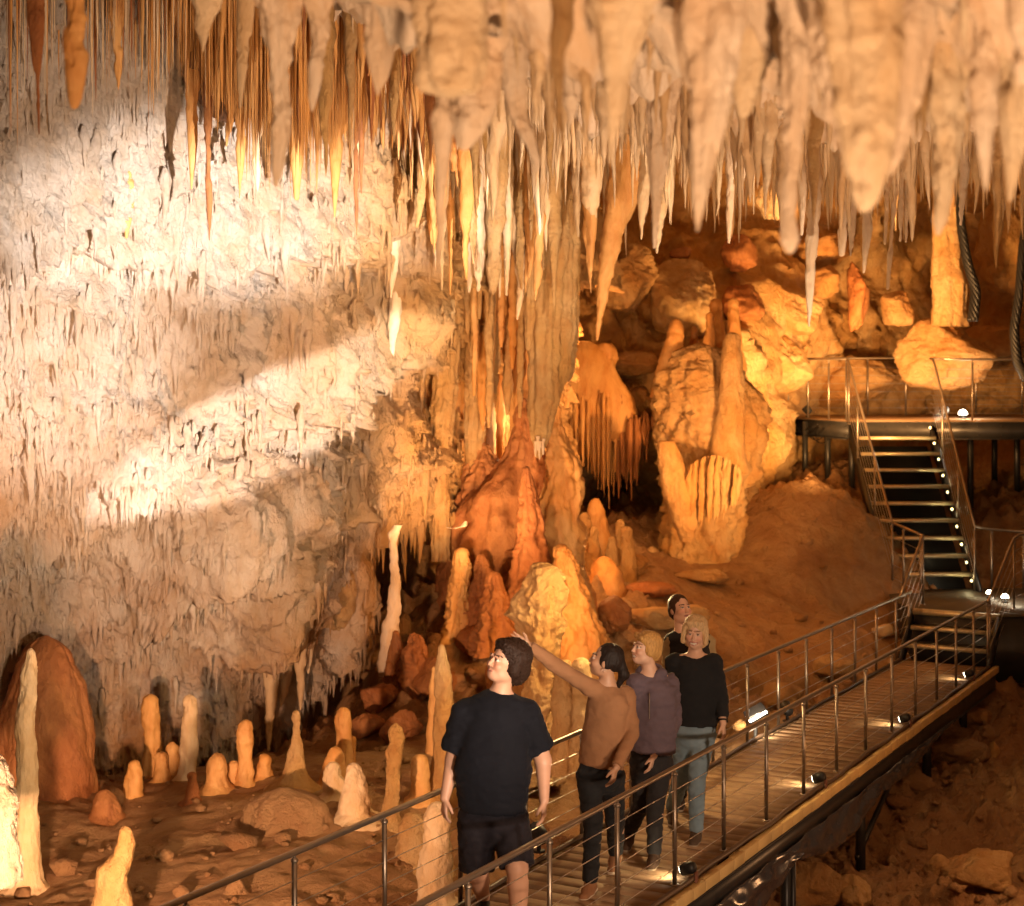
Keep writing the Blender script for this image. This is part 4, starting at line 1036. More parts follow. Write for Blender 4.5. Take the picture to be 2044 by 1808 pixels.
# drips that cover the white wall
ny, nx = wall_V.shape[:2]
items = []
dw = fbm(stretch(wall_V, 1.3, 1.3), 3)
for _ in range(30000):
    i = rs.randint(3, ny - 2); j = rs.randint(3, nx - 3)
    if rs.uniform() > .55 + dw[i, j] * 1.3: continue
    p = wall_V[i, j]
    L = 0.045 + rs.exponential(0.08)
    if rs.uniform() < .05: L += rs.uniform(.1, .4)
    items.append((p[0], p[1] + .01, p[2] + L * .35, L, 0.008 + L * rs.uniform(.07, .14)))
for j in range(2, nx - 2):       # fringe along the lower edge
    for _ in range(3):
        i = ny - 1 - rs.randint(0, 14); p = wall_V[i, j]
        L = 0.08 + rs.exponential(0.13)
        items.append((p[0], p[1] + rs.uniform(0, .25), p[2] + .05, L, 0.012 + L * rs.uniform(.06, .12)))
V, Fc = cone_mesh(items, 7, 6)
tag(link('wall_drips', mesh_from('wall_drips', V, Fc, M_white)), 'crust of tiny drips and soda straws covering the white wall', 'drips', None, 'stuff')
# grit on the flowstone floor
# loose gravel on the ground right of the walkway
its = []
G = []
for _ in range(8000):
    y = rs.uniform(11, 26); x = rs.uniform(-y * .33, y * .36)
    if .8892 * x - .4575 * y < -5.5 and rs.uniform() < .8: continue
    its.append((x, y, ground_z(x, y), rs.exponential(.03) ** 1.15 + .010))
ico = np.array([(0,0,1),(.89,0,.45),(.28,.85,.45),(-.72,.53,.45),(-.72,-.53,.45),(.28,-.85,.45),(.72,.53,-.45),(-.28,.85,-.45),(-.89,0,-.45),(-.28,-.85,-.45),(.72,-.53,-.45),(0,0,-1)])
icf = np.array([(0,1,2),(0,2,3),(0,3,4),(0,4,5),(0,5,1),(1,6,2),(2,7,3),(3,8,4),(4,9,5),(5,10,1),(2,6,7),(3,7,8),(4,8,9),(5,9,10),(1,10,6),(11,7,6),(11,8,7),(11,9,8),(11,10,9),(11,6,10)])
Vs = []; Fs = []
for n_, (x, y, z, s) in enumerate(its):
    q = ico * (s * rs.uniform(.6, 1.4, (12, 1))) * np.array([1, 1, .7]) + (x, y, z + s * .3)
    Vs.append(q); Fs.append(icf + 12 * n_)
tag(link('rubble', mesh_from('rubble', np.vstack(Vs), np.vstack(Fs), M_floor, smooth=False)), 'loose rubble and pebbles strewn over the ground', 'rubble', None, 'stuff')

# ================================================================== WALKWAY, STEPS, PLATFORM
M_steel = plain('brushed_steel', (0.34, 0.28, 0.22), 0.38, 0.9, 0.5, 0.12, 30)
M_wire = plain('wire_steel', (0.6, 0.55, 0.5), 0.3, 0.9, 0.5, 0.1, 30)
M_black = plain('black_painted_steel', (0.035, 0.032, 0.03), 0.38, 0.3, 0.5, 0.3, 9)
M_tread = plain('tread_grating', (0.085, 0.075, 0.06), 0.5, 0.3, 0.5, 0.4, 60, 0.4)
M_nose = plain('tread_nosing', (0.62, 0.52, 0.32), 0.4, 0.6, 0.5, 0.3, 25, 0.2)
M_edge = plain('yellow_edge_timber', (0.62, 0.42, 0.17), 0.6, 0, 0.3, 0.35, 3)
M_sheet = plain('black_plastic_sheet', (0.04, 0.038, 0.042), 0.2, 0, 0.6, 0.3, 5, 0.3)
M_pipe = plain('brown_conduit', (0.09, 0.055, 0.035), 0.45, 0, 0.5, 0.2, 8)
M_rubber = plain('black_rubber', (0.012, 0.011, 0.011), 0.5, 0, 0.4, 0.3, 9)
M_lamp = glow('lamp_glass', (1.0, 0.86, 0.62), 22)
M_step = glow('step_lens', (1.0, 0.80, 0.34), 5)

def plank_mat():
    m, N, L, B = new_mat('weathered_deck_boards')
    geo = N.new('ShaderNodeNewGeometry')
    rot = N.new('ShaderNodeMapping'); rot.vector_type = 'POINT'
    rot.inputs['Rotation'].default_value = (0, 0, math.atan(.5145))
    L.new(geo.outputs['Position'], rot.inputs[0])
    st = N.new('ShaderNodeMapping'); st.inputs['Scale'].default_value = (2.0, 22, 6)
    L.new(rot.outputs[0], st.inputs[0])
    n = N.new('ShaderNodeTexNoise'); n.inputs['Scale'].default_value = 1.6; n.inputs['Detail'].default_value = 7
    L.new(st.outputs[0], n.inputs['Vector'])
    n2 = N.new('ShaderNodeTexNoise'); n2.inputs['Scale'].default_value = 0.9; n2.inputs['Detail'].default_value = 6
    L.new(geo.outputs['Position'], n2.inputs['Vector'])
    at = N.new('ShaderNodeAttribute'); at.attribute_name = 'board'
    ramp = N.new('ShaderNodeValToRGB')
    ramp.color_ramp.elements[0].color = (0.15, 0.09, 0.05, 1); ramp.color_ramp.elements[1].color = (0.38, 0.25, 0.145, 1)
    ramp.color_ramp.elements[0].position = 0.2; ramp.color_ramp.elements[1].position = 0.72
    a = N.new('ShaderNodeMath'); a.operation = 'MULTIPLY_ADD'; a.inputs[1].default_value = 0.22
    L.new(at.outputs['Fac'], a.inputs[0])
    b = N.new('ShaderNodeMath'); b.operation = 'MULTIPLY_ADD'; b.inputs[1].default_value = 0.5
    L.new(n.outputs[0], b.inputs[0]); L.new(b.outputs[0], a.inputs[2])
    c = N.new('ShaderNodeMath'); c.operation = 'MULTIPLY'; c.inputs[1].default_value = 0.35
    L.new(n2.outputs[0], c.inputs[0]); L.new(c.outputs[0], b.inputs[2])
    L.new(a.outputs[0], ramp.inputs[0]); L.new(ramp.outputs[0], B.inputs['Base Color'])
    bp = N.new('ShaderNodeBump'); bp.inputs['Strength'].default_value = 0.35; bp.inputs['Distance'].default_value = 0.01
    L.new(n.outputs[0], bp.inputs['Height']); L.new(bp.outputs[0], B.inputs['Normal'])
    B.inputs['Roughness'].default_value = 0.68; B.inputs['Specular IOR Level'].default_value = .25
    return m
M_deck = plank_mat()

TU = np.array([.4575, .8892]); TV = np.array([.8892, -.4575])
def ramp_z(s): return -.0283 * (s - 11.788)
def wp(s, v, h=0.0):
    """point at distance s along the walkway, offset v across it, h above its deck"""
    q = TU * s + TV * v
    return np.array([q[0], q[1], ramp_z(s) + h])
S0, S1 = 5.6, 21.75           # start (behind the lower left of the view) and foot of the steps
VN, VF = -4.33, -5.43         # near and far rail lines
RH = 0.83
walk = root('walkway', 'long metal and timber walkway ramp crossing the cave floor to the steps', 'walkway', wp(12, -4.9, -.3))
# boards laid across, each a little different
V_, F_, att = [], [], []
rs = np.random.RandomState(21)
s = S0; k = 0
while s < S1 - 0.01:
    e = min(s + 0.19, S1)
    g = 0.004; dz = rs.uniform(-.002, .002)
    a, b = VF - .03, VN + .05
    q = [wp(s + g, a, dz), wp(e - g, a, dz), wp(e - g, b, dz), wp(s + g, b, dz)]
    V_ += q + [p - (0, 0, .028) for p in q]
    n = 8 * k
    F_ += [(n, n + 3, n + 2, n + 1), (n, n + 1, n + 5, n + 4), (n + 1, n + 2, n + 6, n + 5), (n + 2, n + 3, n + 7, n + 6), (n + 3, n, n + 4, n + 7)]
    att += [rs.uniform()] * 8
    s = e; k += 1
me = mesh_from('deck', np.array(V_) - wloc(walk), np.array(F_), M_deck, smooth=False)
at = me.attributes.new('board', 'FLOAT', 'POINT'); at.data.foreach_set('value', np.array(att, dtype=np.float32))
link('deck', me, walk)
# subframe under the boards so no light comes through the gaps
m = MB()
m.bar(wp(S0, -4.88, -.06), wp(S1, -4.88, -.06), 1.0, 0.05)
m.build('deck_frame', M_black, walk)
for vv, sg in ((VN + .11, 1), (VF - .09, -1)):
    m = MB()
    m.bar(wp(S0, vv + .02 * sg, -.185), wp(S1, vv + .02 * sg, -.185), .012, .18)
    m.bar(wp(S0, vv, -.10), wp(S1, vv, -.10), .07, .012); m.bar(wp(S0, vv, -.27), wp(S1, vv, -.27), .07, .012)
    m.build('side_beam', M_black, walk)
# yellow timber blocks capping the near edge
me_b = MB()
s = S0
while s < S1:
    e = s + rs.uniform(.24, .34)
    h = rs.uniform(-.004, .004)
    me_b.bar(wp(s + .004, VN + .115, -.045 + h), wp(e - .004, VN + .115, -.045 + h), .055, .085)
    s = e
me_b.build('edge_timber', M_edge, walk, bevel=.004)
m = MB()
ss = np.arange(S0, S1, .1)
m.tube([wp(a, VN + .07 + .010 * math.sin(a * 3.1) + .006 * math.sin(a * 7), .016 + .008 * abs(math.sin(a * 1.9))) for a in ss], .019, 8)
m.build('conduit', M_pipe, walk, True)
m = MB()
m.tube([wp(a, VF + .02 + .010 * math.sin(a * 2.7), .016 + .006 * abs(math.sin(a * 2.3))) for a in ss], .019, 8)
m.build('conduit', M_pipe, walk, True)
# black plastic sheet draped along the lower side of the beam
nS, nT = 420, 16
SS = np.linspace(7.5, 19.2, nS); TT = np.linspace(0, 1, nT)
A, B_ = np.meshgrid(SS, TT, indexing='ij')
q3 = np.stack([A * 1.6, B_ * 1.2, A * 0], -1)
drop = .13 + .14 * np.abs(np.sin(A * 1.15 + .5)) + .05 * fbm(q3 * 1.2, 2)
taper = sstep(19.4, 14.5, A) * .9 + .25
drop = drop * taper
out = .150 + .03 * np.sin(B_ * 2.4) * taper + fbm(q3 * np.array([1.3, 1.6, 1]), 2) * .055 * taper + fbm(q3 * np.array([3.0, 1.2, 1]), 2, .5, ridge=True) * .022 * B_
zz = -.20 - B_ * drop - .03
pts = TU[None, None] * A[..., None] + TV[None, None] * (VN + out)[..., None]
Vp = np.concatenate([pts, (ramp_z(A) + zz)[..., None]], -1).reshape(-1, 3)
o = link('draped_sheet', mesh_from('draped_sheet', Vp - wloc(walk), grid_faces(nS, nT), M_sheet), walk)
md = o.modifiers.new('thick', 'SOLIDIFY'); md.thickness = .004

def rail_line(parent, pts_top, posts, h, name='railing', ncab=5, r=.0195, base_h=None, cab=True, post_r=.0165, dn=(0, 0, -1)):
    """handrail tube along pts_top; posts = list of top points; wires between follow the rail"""
    rr = link(name, None, parent)
    m = MB(); m.tube(pts_top, r, 10); m.build('handrail', M_steel, rr, True)
    pts_top = np.array(pts_top, float)
    for p in posts:
        m = MB(); p = np.array(p, float); hh = h if base_h is None else base_h
        m.tube([p - (0, 0, .03), p - (0, 0, hh)], post_r, 8)
        m.tube([p - (0, 0, .052), p - (0, 0, .036)], post_r * 1.35, 8); m.tube([p - (0, 0, .034), p - (0, 0, .005)], .009, 6)
        m.tube([p - (0, 0, hh - .008), p - (0, 0, hh)], post_r * 2.1, 8)
        m.build('post', M_steel, rr, True)
    if cab:
        for k in range(1, ncab + 1):
            m = MB(); m.tube(pts_top - np.array([0, 0, h * k / (ncab + 1.0) + .02]), .0032, 5, False)
            m.build('wire', M_wire, rr, True)
    return rr
def yn(y): return wp(1.1246 * y - 2.217, VN, RH)     # near rail by its distance from the camera
def s_of_y(y, v): return (y + .4575 * v) / .8892
near_top = [wp(a, VN, RH) for a in np.linspace(S0, s_of_y(21.75, VN), 60)]
rail_line(walk, near_top, [wp(s_of_y(9.0 + .9 * k, VN), VN, RH) for k in range(-2, 15)], RH)
far_top = [wp(a, VF, RH) for a in np.linspace(S0, s_of_y(22.35, VF), 60)]
rail_line(walk, far_top, [wp(s_of_y(8.58 + .87 * k, VF), VF, RH) for k in range(-3, 16)] + [wp(s_of_y(22.25, VF), VF, RH)], RH)
# legs
for px, Y, v, dz in [(1612, 13.9, VN + .02, 0), (1765, 16.4, VN - .1, 0), (1890, 18.9, VN - .1, 0), (1510, 13.6, VN - .35, 0), (1950, 20.6, VN - .1, 0)]:
    s = s_of_y(Y, v); p = wp(s, v, -.2); g_ = ground_z(p[0], p[1])
    m = MB(); m.bar(p, (p[0], p[1], min(g_, p[2] - .3) - .25), .085, .085)
    if Y < 14 and v > VN - .2: m.bar(p + (.052, -.03, 0), (p[0] + .052, p[1] - .03, min(g_, p[2] - .3) - .25), .045, .045)
    m.build('support_leg', M_black, walk)
for s_, v in [(7.2, -4.9), (10.2, -5.3), (13.6, -5.3), (17.4, -5.3)]:
    p = wp(s_, v, -.1); g_ = ground_z(p[0], p[1])
    m = MB(); m.bar(p, (p[0], p[1], min(g_, p[2] - .1) - .2), .08, .08); m.build('support_leg', M_black, walk)
m = MB(); a = wp(s_of_y(15.6, VN), VN - .05, -.3); b = wp(s_of_y(13.5, VN), VN - .35, -1.0); m.bar(a, b, .05, .07); m.build('brace', M_black, walk)
m = MB(); a = wp(s_of_y(16.3, VN), VN - .12, -1.1); b = wp(s_of_y(18.0, VN), VN - .1, -.35); m.bar(a, b, .04, .05); m.build('brace', M_black, walk)

# ---- small spot lamps along the near edge, each on a rust bracket
M_rust = plain('rusty_bracket', (0.16, 0.06, 0.035), 0.6, 0.2, 0.4, 0.3, 20)
dl = [(9.05, 'deck lamp cut off below the view'), (11.85, 'deck lamp on the walkway edge, nearest to the viewer'), (14.70, 'deck lamp on the walkway edge, second from the near end'),
      (17.45, 'deck lamp on the walkway edge, third from the near end'), (20.3, 'deck lamp on the walkway edge beside the foot of the steps')]
for i, (y, lb) in enumerate(dl[1:]):
    s = s_of_y(y, VN)
    b = wp(s, VN + .10, 0)
    r = root('deck_lamp', lb, 'lamp', b, 'small lamps along the walkway edge')
    m = MB(); m.bar(b + (0, 0, -.14), b + (0, 0, .07), .05, .012, (TV[0], TV[1], 0)); m.build('bracket', M_rust, r)
    hd = wp(s, VN + .035, .085)
    m = MB(); a_ = hd + np.array([TV[0], TV[1], .35]) * .055; c_ = hd - np.array([TV[0], TV[1], .35]) * .045
    m.tube([a_, a_ * .8 + c_ * .2, c_], [.03, .044, .046], 14); m.build('hood', M_rubber, r, True)
    m = MB(); d_ = (c_ - a_) / np.linalg.norm(c_ - a_); m.tube([c_ + d_ * .001, c_ + d_ * .007], .034, 14); m.build('lens', M_lamp, r, True)
    spot('deck_lamp_light', c_ + d_ * .03, wp(s, VN - .50, 0.0), 5.5, (1, .74, .40), 125, .8, .03)

# ---- landing and lower steps (their width runs across the walkway)
SX0, SX1 = 5.50, 6.74        # left and right side of the main flight
LZ = .30
stairs = root('staircase', 'steel staircase with lit open treads climbing to the platform', 'stairs', (6.1, 22.4, -.3))
def tread(parent, a, b, depth_dir, z, dep=.27):
    a = np.array(a); b = np.array(b); dd = np.array(depth_dir)
    m = MB(); m.prism([a, b, b + dd * dep, a + dd * dep], z - .035, z); t = m.build('tread', M_tread, parent)
    m = MB(); m.prism([a - dd * .004, b - dd * .004, b + dd * .05, a + dd * .05], z + .001, z + .006)
    m.prism([a - dd * .012, b - dd * .012, b - dd * .001, a - dd * .001], z - .045, z + .006); m.build('nosing', M_nose, t)
for k in range(2):
    s = S1 + .10 + .27 * k
    a = TU * s + TV * (VF + .05); b = TU * s + TV * (VN + .02)
    tread(stairs, a, b, TU, ramp_z(S1) + .195 * (k + 1), .29)
sL = S1 + .62
LA = TU * sL + TV * (VF + .03); LB = TU * sL + TV * (VN + .06)
land_poly = [LA, LB, (9.8, 21.7), (9.8, 24.5), (SX1 + .25, 24.3), (SX0 - .05, 24.1), (5.35, 23.2)]
m = MB(); m.prism(land_poly, LZ - .03, LZ); m.build('landing', M_tread, stairs)
m = MB(); m.prism([LA - TU * .02, LB - TU * .02, LB + TU * .04, LA + TU * .04], LZ - .07, LZ + .006); m.build('landing_nosing', M_nose, stairs)
m = MB(); m.prism([LA + TU * .01, LB + TU * .01, (9.7, 21.85), (9.7, 24.3), (SX1, 24.1), (SX0, 24.0), (5.40, 23.2)], LZ - .9, LZ - .035); m.build('landing_base', M_black, stairs)
for vv in (VF + .01, VN + .05):
    a = wp(S1 - .05, vv); b = np.array([*(TU * sL + TV * vv), LZ])
    m = MB(); m.bar(a - (0, 0, .08), b - (0, 0, .10), .04, .22); m.build('stringer', M_black, stairs)
# main flight: ten rises
NR, PZ = 10, 2.65
Y0_, Y1_ = 24.05, 26.7
for k in range(NR - 1):
    y = Y0_ + (Y1_ - Y0_) * k / NR + .12
    z = LZ + (PZ - LZ) * (k + 1) / NR
    xo = 0.0
    tread(stairs, (SX0 + xo, y), (SX1 + xo, y), (0, 1), z, .25)
for x in (SX0 - .03, SX1 + .03):
    m = MB(); m.bar((x, Y0_ - .1, LZ - .05), (x, Y1_ + .05, PZ - .16), .05, .24, (0, 0, 1)); m.build('stringer', M_black, stairs)
m = MB(); m.bar(((SX0 + SX1) / 2, Y0_ + .42, LZ - .1), ((SX0 + SX1) / 2, Y1_ + .15, PZ - .42), SX1 - SX0, .012); m.build('void_shade_panel', M_rubber, stairs)  # black panel added for the dark void under the flight
# step lights on the right stringer
for k in range(NR):
    y = Y0_ + (Y1_ - Y0_) * k / NR + .02; z = LZ + (PZ - LZ) * k / NR + .13
    m = MB(); m.tube([(SX1 - .02, y, z + .01), (SX1 - .045, y - .005, z + .01)], .026, 12); lm = m.build('step_light', M_rubber, stairs, True)
    m = MB(); m.tube([(SX1 - .0455, y - .005, z + .01), (SX1 - .055, y - .012, z + .01)], .019, 12); m.build('lens', M_step, lm, True)
    if k % 2 == 0: point('step_light_glow', (SX1 - .12, y - .02, z + .02), 1.1, (1, .82, .42), .03)
# lower flight rails
lowL_bot = np.array([*(TU * (S1 + .02) + TV * VF), ramp_z(S1) + RH]); lowL_top = P(1842, 1069, 22.75)
newel = P(1781, 1043, 24.0)
rl = rail_line(stairs, [lowL_bot, lowL_bot * .5 + lowL_top * .5, lowL_top], [lowL_top, (lowL_top * .93 + newel * .07)], .95, 'railing')
rail_line(stairs, [lowL_top, lowL_top * .5 + newel * .5, newel], [newel, newel * .62 + lowL_top * .38], .97, 'railing', 4)
# main flight rails
hl = .98
tl = np.array([SX0 - .05, Y1_ + .1, PZ + 1.03])
topL = [newel, newel * .5 + (tl - (0, .15, .14)) * .5, tl - (0, .15, .14), tl + (0, -.02, -.03), tl + (-.02, .25, .0)]
def flight(bot, top, x):
    pts = [bot + (top - bot) * t for t in np.linspace(0, 1, 12)]
    return pts + [top + (0, .10, .06), top + (0, .28, .075)]
bl_ = newel; el = np.array([SX0 - .07, Y1_ - .05, PZ + .93])
rail_line(stairs, flight(bl_, el, SX0), [bl_ + (el - bl_) * .38 + (0, 0, 0), bl_ + (el - bl_) * .78, el], hl, 'railing', 6, cab=True)
br_ = P(1945, 1050, 24.0); er = np.array([SX1 + .07, Y1_ - .05, PZ + .93])
rail_line(stairs, flight(br_, er, SX1), [br_, br_ + (er - br_) * .38, br_ + (er - br_) * .78], hl, 'railing', 6, cab=True)
# right side: rail round the landing and up the lower flight
lowR_bot = np.array([*(TU * (S1 + .02) + TV * (VN + .03)), ramp_z(S1) + RH]); lowR_top = P(2024, 1074, 22.2)
rail_line(stairs, [lowR_bot, (lowR_bot + lowR_top) / 2, lowR_top, lowR_top + (.12, .05, .05), lowR_top + (.9, .15, .05), lowR_top + (2.2, .2, .05)], [lowR_bot, lowR_top, lowR_top + (.5, .1, 0)], .95, 'railing', 5)
rail_line(stairs, [br_, br_ + (.25, .15, -.06), br_ + (.9, .25, -.12), br_ + (2.6, .1, -.12)], [br_ + (.30, .17, -.06), br_ + (.78, .22, -.1), br_ + (1.4, .2, -.12)], .95, 'railing', 0)

# ---- platform
plat = root('viewing_platform', 'raised dark steel viewing platform at the top of the stairs', 'platform', (6.2, 27.5, 1.2))
A_ = P(1693, 840, 26.7)[:2]; Bc = P(1567, 832, 28.3)[:2]
pol = [A_, (SX1 + .1, 26.72), (11.5, 26.7), (11.5, 29.4), (7.0, 29.5), (Bc[0] - .02, 28.9), Bc]
m = MB(); m.prism(pol, PZ - .03, PZ); m.build('deck', M_deck, plat)
inn = [A_ + (.02, .03), (SX1 + .1, 26.75), (11.4, 26.73), (11.4, 29.3), (7.0, 29.4), (Bc[0] + .02, 28.8), Bc + (.03, .02)]
m = MB(); m.prism(inn, PZ - .07, PZ - .032); m.build('deck_frame', M_black, plat)
def fascia(a, b, h=.27):
    a = np.array([a[0], a[1], PZ - .02 - h / 2]); b = np.array([b[0], b[1], PZ - .02 - h / 2])
    m = MB(); m.bar(a, b, .02, h); d = (b - a) / np.linalg.norm(b - a)
    nr = np.array([d[1], -d[0], 0]) * .03
    m.bar(a + nr + (0, 0, h / 2), b + nr + (0, 0, h / 2), .08, .012); m.bar(a + nr - (0, 0, h / 2), b + nr - (0, 0, h / 2), .08, .012)
    L_ = np.linalg.norm(b - a)
    for t in np.arange(.2, L_, .38):
        for z in (.07, -.07):
            c = a + d * t + nr * .4 + (0, 0, z); m.tube([c, c + nr * .5], .013, 6)
    m.build('fascia_beam', M_black, plat)
fascia(Bc, A_); fascia(A_, (11.5, 26.72)); fascia((Bc[0] - .02, 28.95), Bc)
for px, Y, yb in [(1576, 28.1, 1004), (1607, 27.7, 985), (1652, 27.3, 935), (1700, 26.9, 955), (1937, 27.4, 905), (1985, 28.8, 900), (2030, 28.2, 960)]:
    p = P(px, 850, Y); p[2] = PZ - .05; g_ = min(ground_z(p[0], p[1]) - .15, P(px, yb, Y)[2])
    m = MB(); m.bar(p, (p[0], p[1], g_), .085, .085); m.build('support_leg', M_black, plat)
m = MB()
for k in range(5):
    a = P(1570 + 9 * k, 846, 28.2 - .1 * k); b = P(1625 + 12 * k, 850, 27.4 - .1 * k)
    t = np.linspace(0, 1, 16); m.tube([a * (1 - u) + b * u - (0, 0, (.10 + .05 * k) * math.sin(u * math.pi)) for u in t], .008, 5)
m.build('hanging_cable', M_rubber, plat, True)
ph = 1.0
Ap = np.array([A_[0] + .02, A_[1] + .04, PZ + ph]); Bp = np.array([Bc[0] + .06, Bc[1] + .04, PZ + ph]); Cp = np.array([Bc[0] + .1, 29.2, PZ + ph]); Dp = np.array([11.4, 29.3, PZ + ph])
rail_line(plat, [Bp, (Ap + Bp) / 2, Ap], [Bp, Bp * .66 + Ap * .34, Bp * .32 + Ap * .68, Ap + (-.03, .06, 0)], ph, 'railing', 0)
rail_line(plat, [Bp, Cp, Cp + (.1, .02, 0), Cp * .5 + Dp * .5, Dp], [Cp, P(1732, 0, 29.2) * (1, 1, 0) + (0, 0, PZ + ph), P(1808, 0, 29.2) * (1, 1, 0) + (0, 0, PZ + ph), P(1948, 0, 29.2) * (1, 1, 0) + (0, 0, PZ + ph), P(2040, 0, 29.2) * (1, 1, 0) + (0, 0, PZ + ph)], ph, 'railing', 6)
Er = np.array([SX1 + .07, Y1_ + .2, PZ + ph + .005])
rail_line(plat, [Er, Er + (.6, 0, -.01), (11.4, 26.85, PZ + ph - .02)], [P(1941, 0, 26.9) * (1, 1, 0) + (0, 0, PZ + ph - .02)], ph, 'railing', 6)

# ---- lamps about the steps and platform
def dome_lamp(lb, p, r=.075, e=40, aim=None, col=(1, .84, .6)):
    R_ = root('floodlight', lb, 'lamp', p, None)
    m = MB(); m.tube([p, p + (0, 0, .03)], r * .9, 14); m.tube([p + (0, 0, .03), p + (0, 0, .07)], r * .35, 10); m.build('base', M_rubber, R_, True)
    h = np.linspace(0, 1, 7); m = MB()
    m.tube([p + (0, 0, .07 + u * r * 1.1) for u in h], [r * math.sqrt(max(.02, 1 - u * u)) for u in h], 16); m.build('dome', M_lamp, R_, True)
    if aim is None: point('floodlight_glow', p + (0, -.25, .25), e, col, .06)
    else: spot('floodlight_beam', p + (0, 0, .25), aim, e, col, 110, .8, .06)
dome_lamp('bright dome lamp standing on the platform deck', np.array([*(P(1922, 0, 27.6)[:2]), PZ]), .075, 30)
dome_lamp('bright lamp on the landing at the right of the steps, outer one', np.array([*(P(2006, 0, 22.9)[:2]), LZ]), .05, 9)
dome_lamp('bright lamp on the landing beside the foot of the stair flight', np.array([*(P(1975, 0, 23.3)[:2]), LZ]), .045, 6)
def housing(lb, p, aim, r=.06, L=.14, g='black lamp housings', lit=False):
    R_ = root('spotlight', lb, 'lamp', p, g)
    m = MB(); m.bar(p, p + (0, 0, .10), .03, .03); m.tube([p, p + (0, 0, .012)], .05, 10); m.build('stand', M_rubber, R_, True)
    d = np.array(aim, float) - p; d /= np.linalg.norm(d); c = p + (0, 0, .13)
    m = MB(); m.tube([c - d * L * .5, c - d * L * .35, c + d * L * .5], [r * .6, r * .9, r], 16); m.build('housing', M_rubber, R_, True)
    m = MB(); m.tube([c + d * L * .501, c + d * L * .53], r * .85, 16); m.build('lens', M_lamp if lit else M_rubber, R_, True)
housing('black spotlight at the left corner of the platform', np.array([*(P(1612, 0, 27.9)[:2]), PZ]), (3, 28, 5), .07)
housing('black spotlight beside the dome lamp on the platform', np.array([*(P(1884, 0, 27.2)[:2]), PZ]), (8, 30, 5), .08)
fl = wp(s_of_y(16.6, VF), VF - .35, -.05)
gp_ = np.array([fl[0], fl[1], ground_z(fl[0], fl[1])])
fl = P(1508, 1438, 16.8)
R_ = root('floodlight', 'blazing white floodlight beside the far railing behind the blonde woman', 'lamp', fl)
m = MB(); m.bar(fl + (-.09, 0, .02), fl + (.10, .03, .12), .13, .09, (0, -.6, 1)); m.build('housing', M_rubber, R_, bevel=.01)
m = MB(); m.bar(fl + (-.085, -.05, .025), fl + (.095, -.02, .12), .10, .012, (0, -.6, 1)); m.build('lens', glow('flood_lens', (1, .86, .66), 30), R_, bevel=.01)
m = MB(); m.tube([fl + (0, 0, -.05), (fl[0], fl[1], ground_z(fl[0], fl[1]) - .1)], .02, 8); m.build('stake', M_rubber, R_, True)
for (lb, a, b, rx, ry, sd) in [('white rock glaring in the floodlight, left one', 1481, 1450, 17, 13, 201), ('white rock glaring in the floodlight, right one', 1512, 1424, 17, 18, 202)]:
    boulder(lb, a, b, rx, ry, 17.0, M_white, sd, None, name='rock', amp=.3)
spot('flood_beam', fl + (-.05, -.42, .10), P(1498, 1436, 17.05), 90, (1, .8, .55), 80, .6, .04)
housing('black spotlight on the far edge of the walkway by the flood lamp', wp(s_of_y(17.6, VF), VF - .02, .0), (1, 24, 4), .06)
housing('black spotlight at the walkway edge behind the pointing woman', wp(s_of_y(12.4, VF), VF - .08, .02), (-2, 16, 2), .07)
# ---- dark twisted cable bundles hanging at the right
for lb, pth, Y, rr_ in [('thick bundle of twisted black cables hanging beside the banded column', [(1916,230),(1914,360),(1918,450),(1930,520),(1948,580),(1942,640)], 27.2, .085),
                        ('second black cable bundle at the right edge above the platform', [(2050,420),(2040,500),(2034,590),(2024,660),(2030,720),(2052,760)], 26.3, .08)]:
    base = P(pth[0][0], pth[0][1], Y)
    R_ = root('cable_bundle', lb, 'cables', base)
    pp = np.array([P(a, b, Y) for a, b in pth])
    dd_ = np.linspace(0, len(pp) - 1, 70); cc = np.stack([np.interp(dd_, range(len(pp)), pp[:, k]) for k in range(3)], -1)
    for _ in range(6): cc[1:-1] = (cc[:-2] + cc[1:-1] * 2 + cc[2:]) / 4
    for j in range(7):
        ang = dd_ * 4.2 + j * 2 * math.pi / 7
        q = cc + np.stack([np.cos(ang), np.sin(ang), 0 * ang], -1) * rr_ * (0.2 + .8 * (np.linspace(0.3, 1, 70)))[:, None] * .75
        m = MB(); m.tube(q, .034, 8); m.build('cable', M_rubber, R_, True)

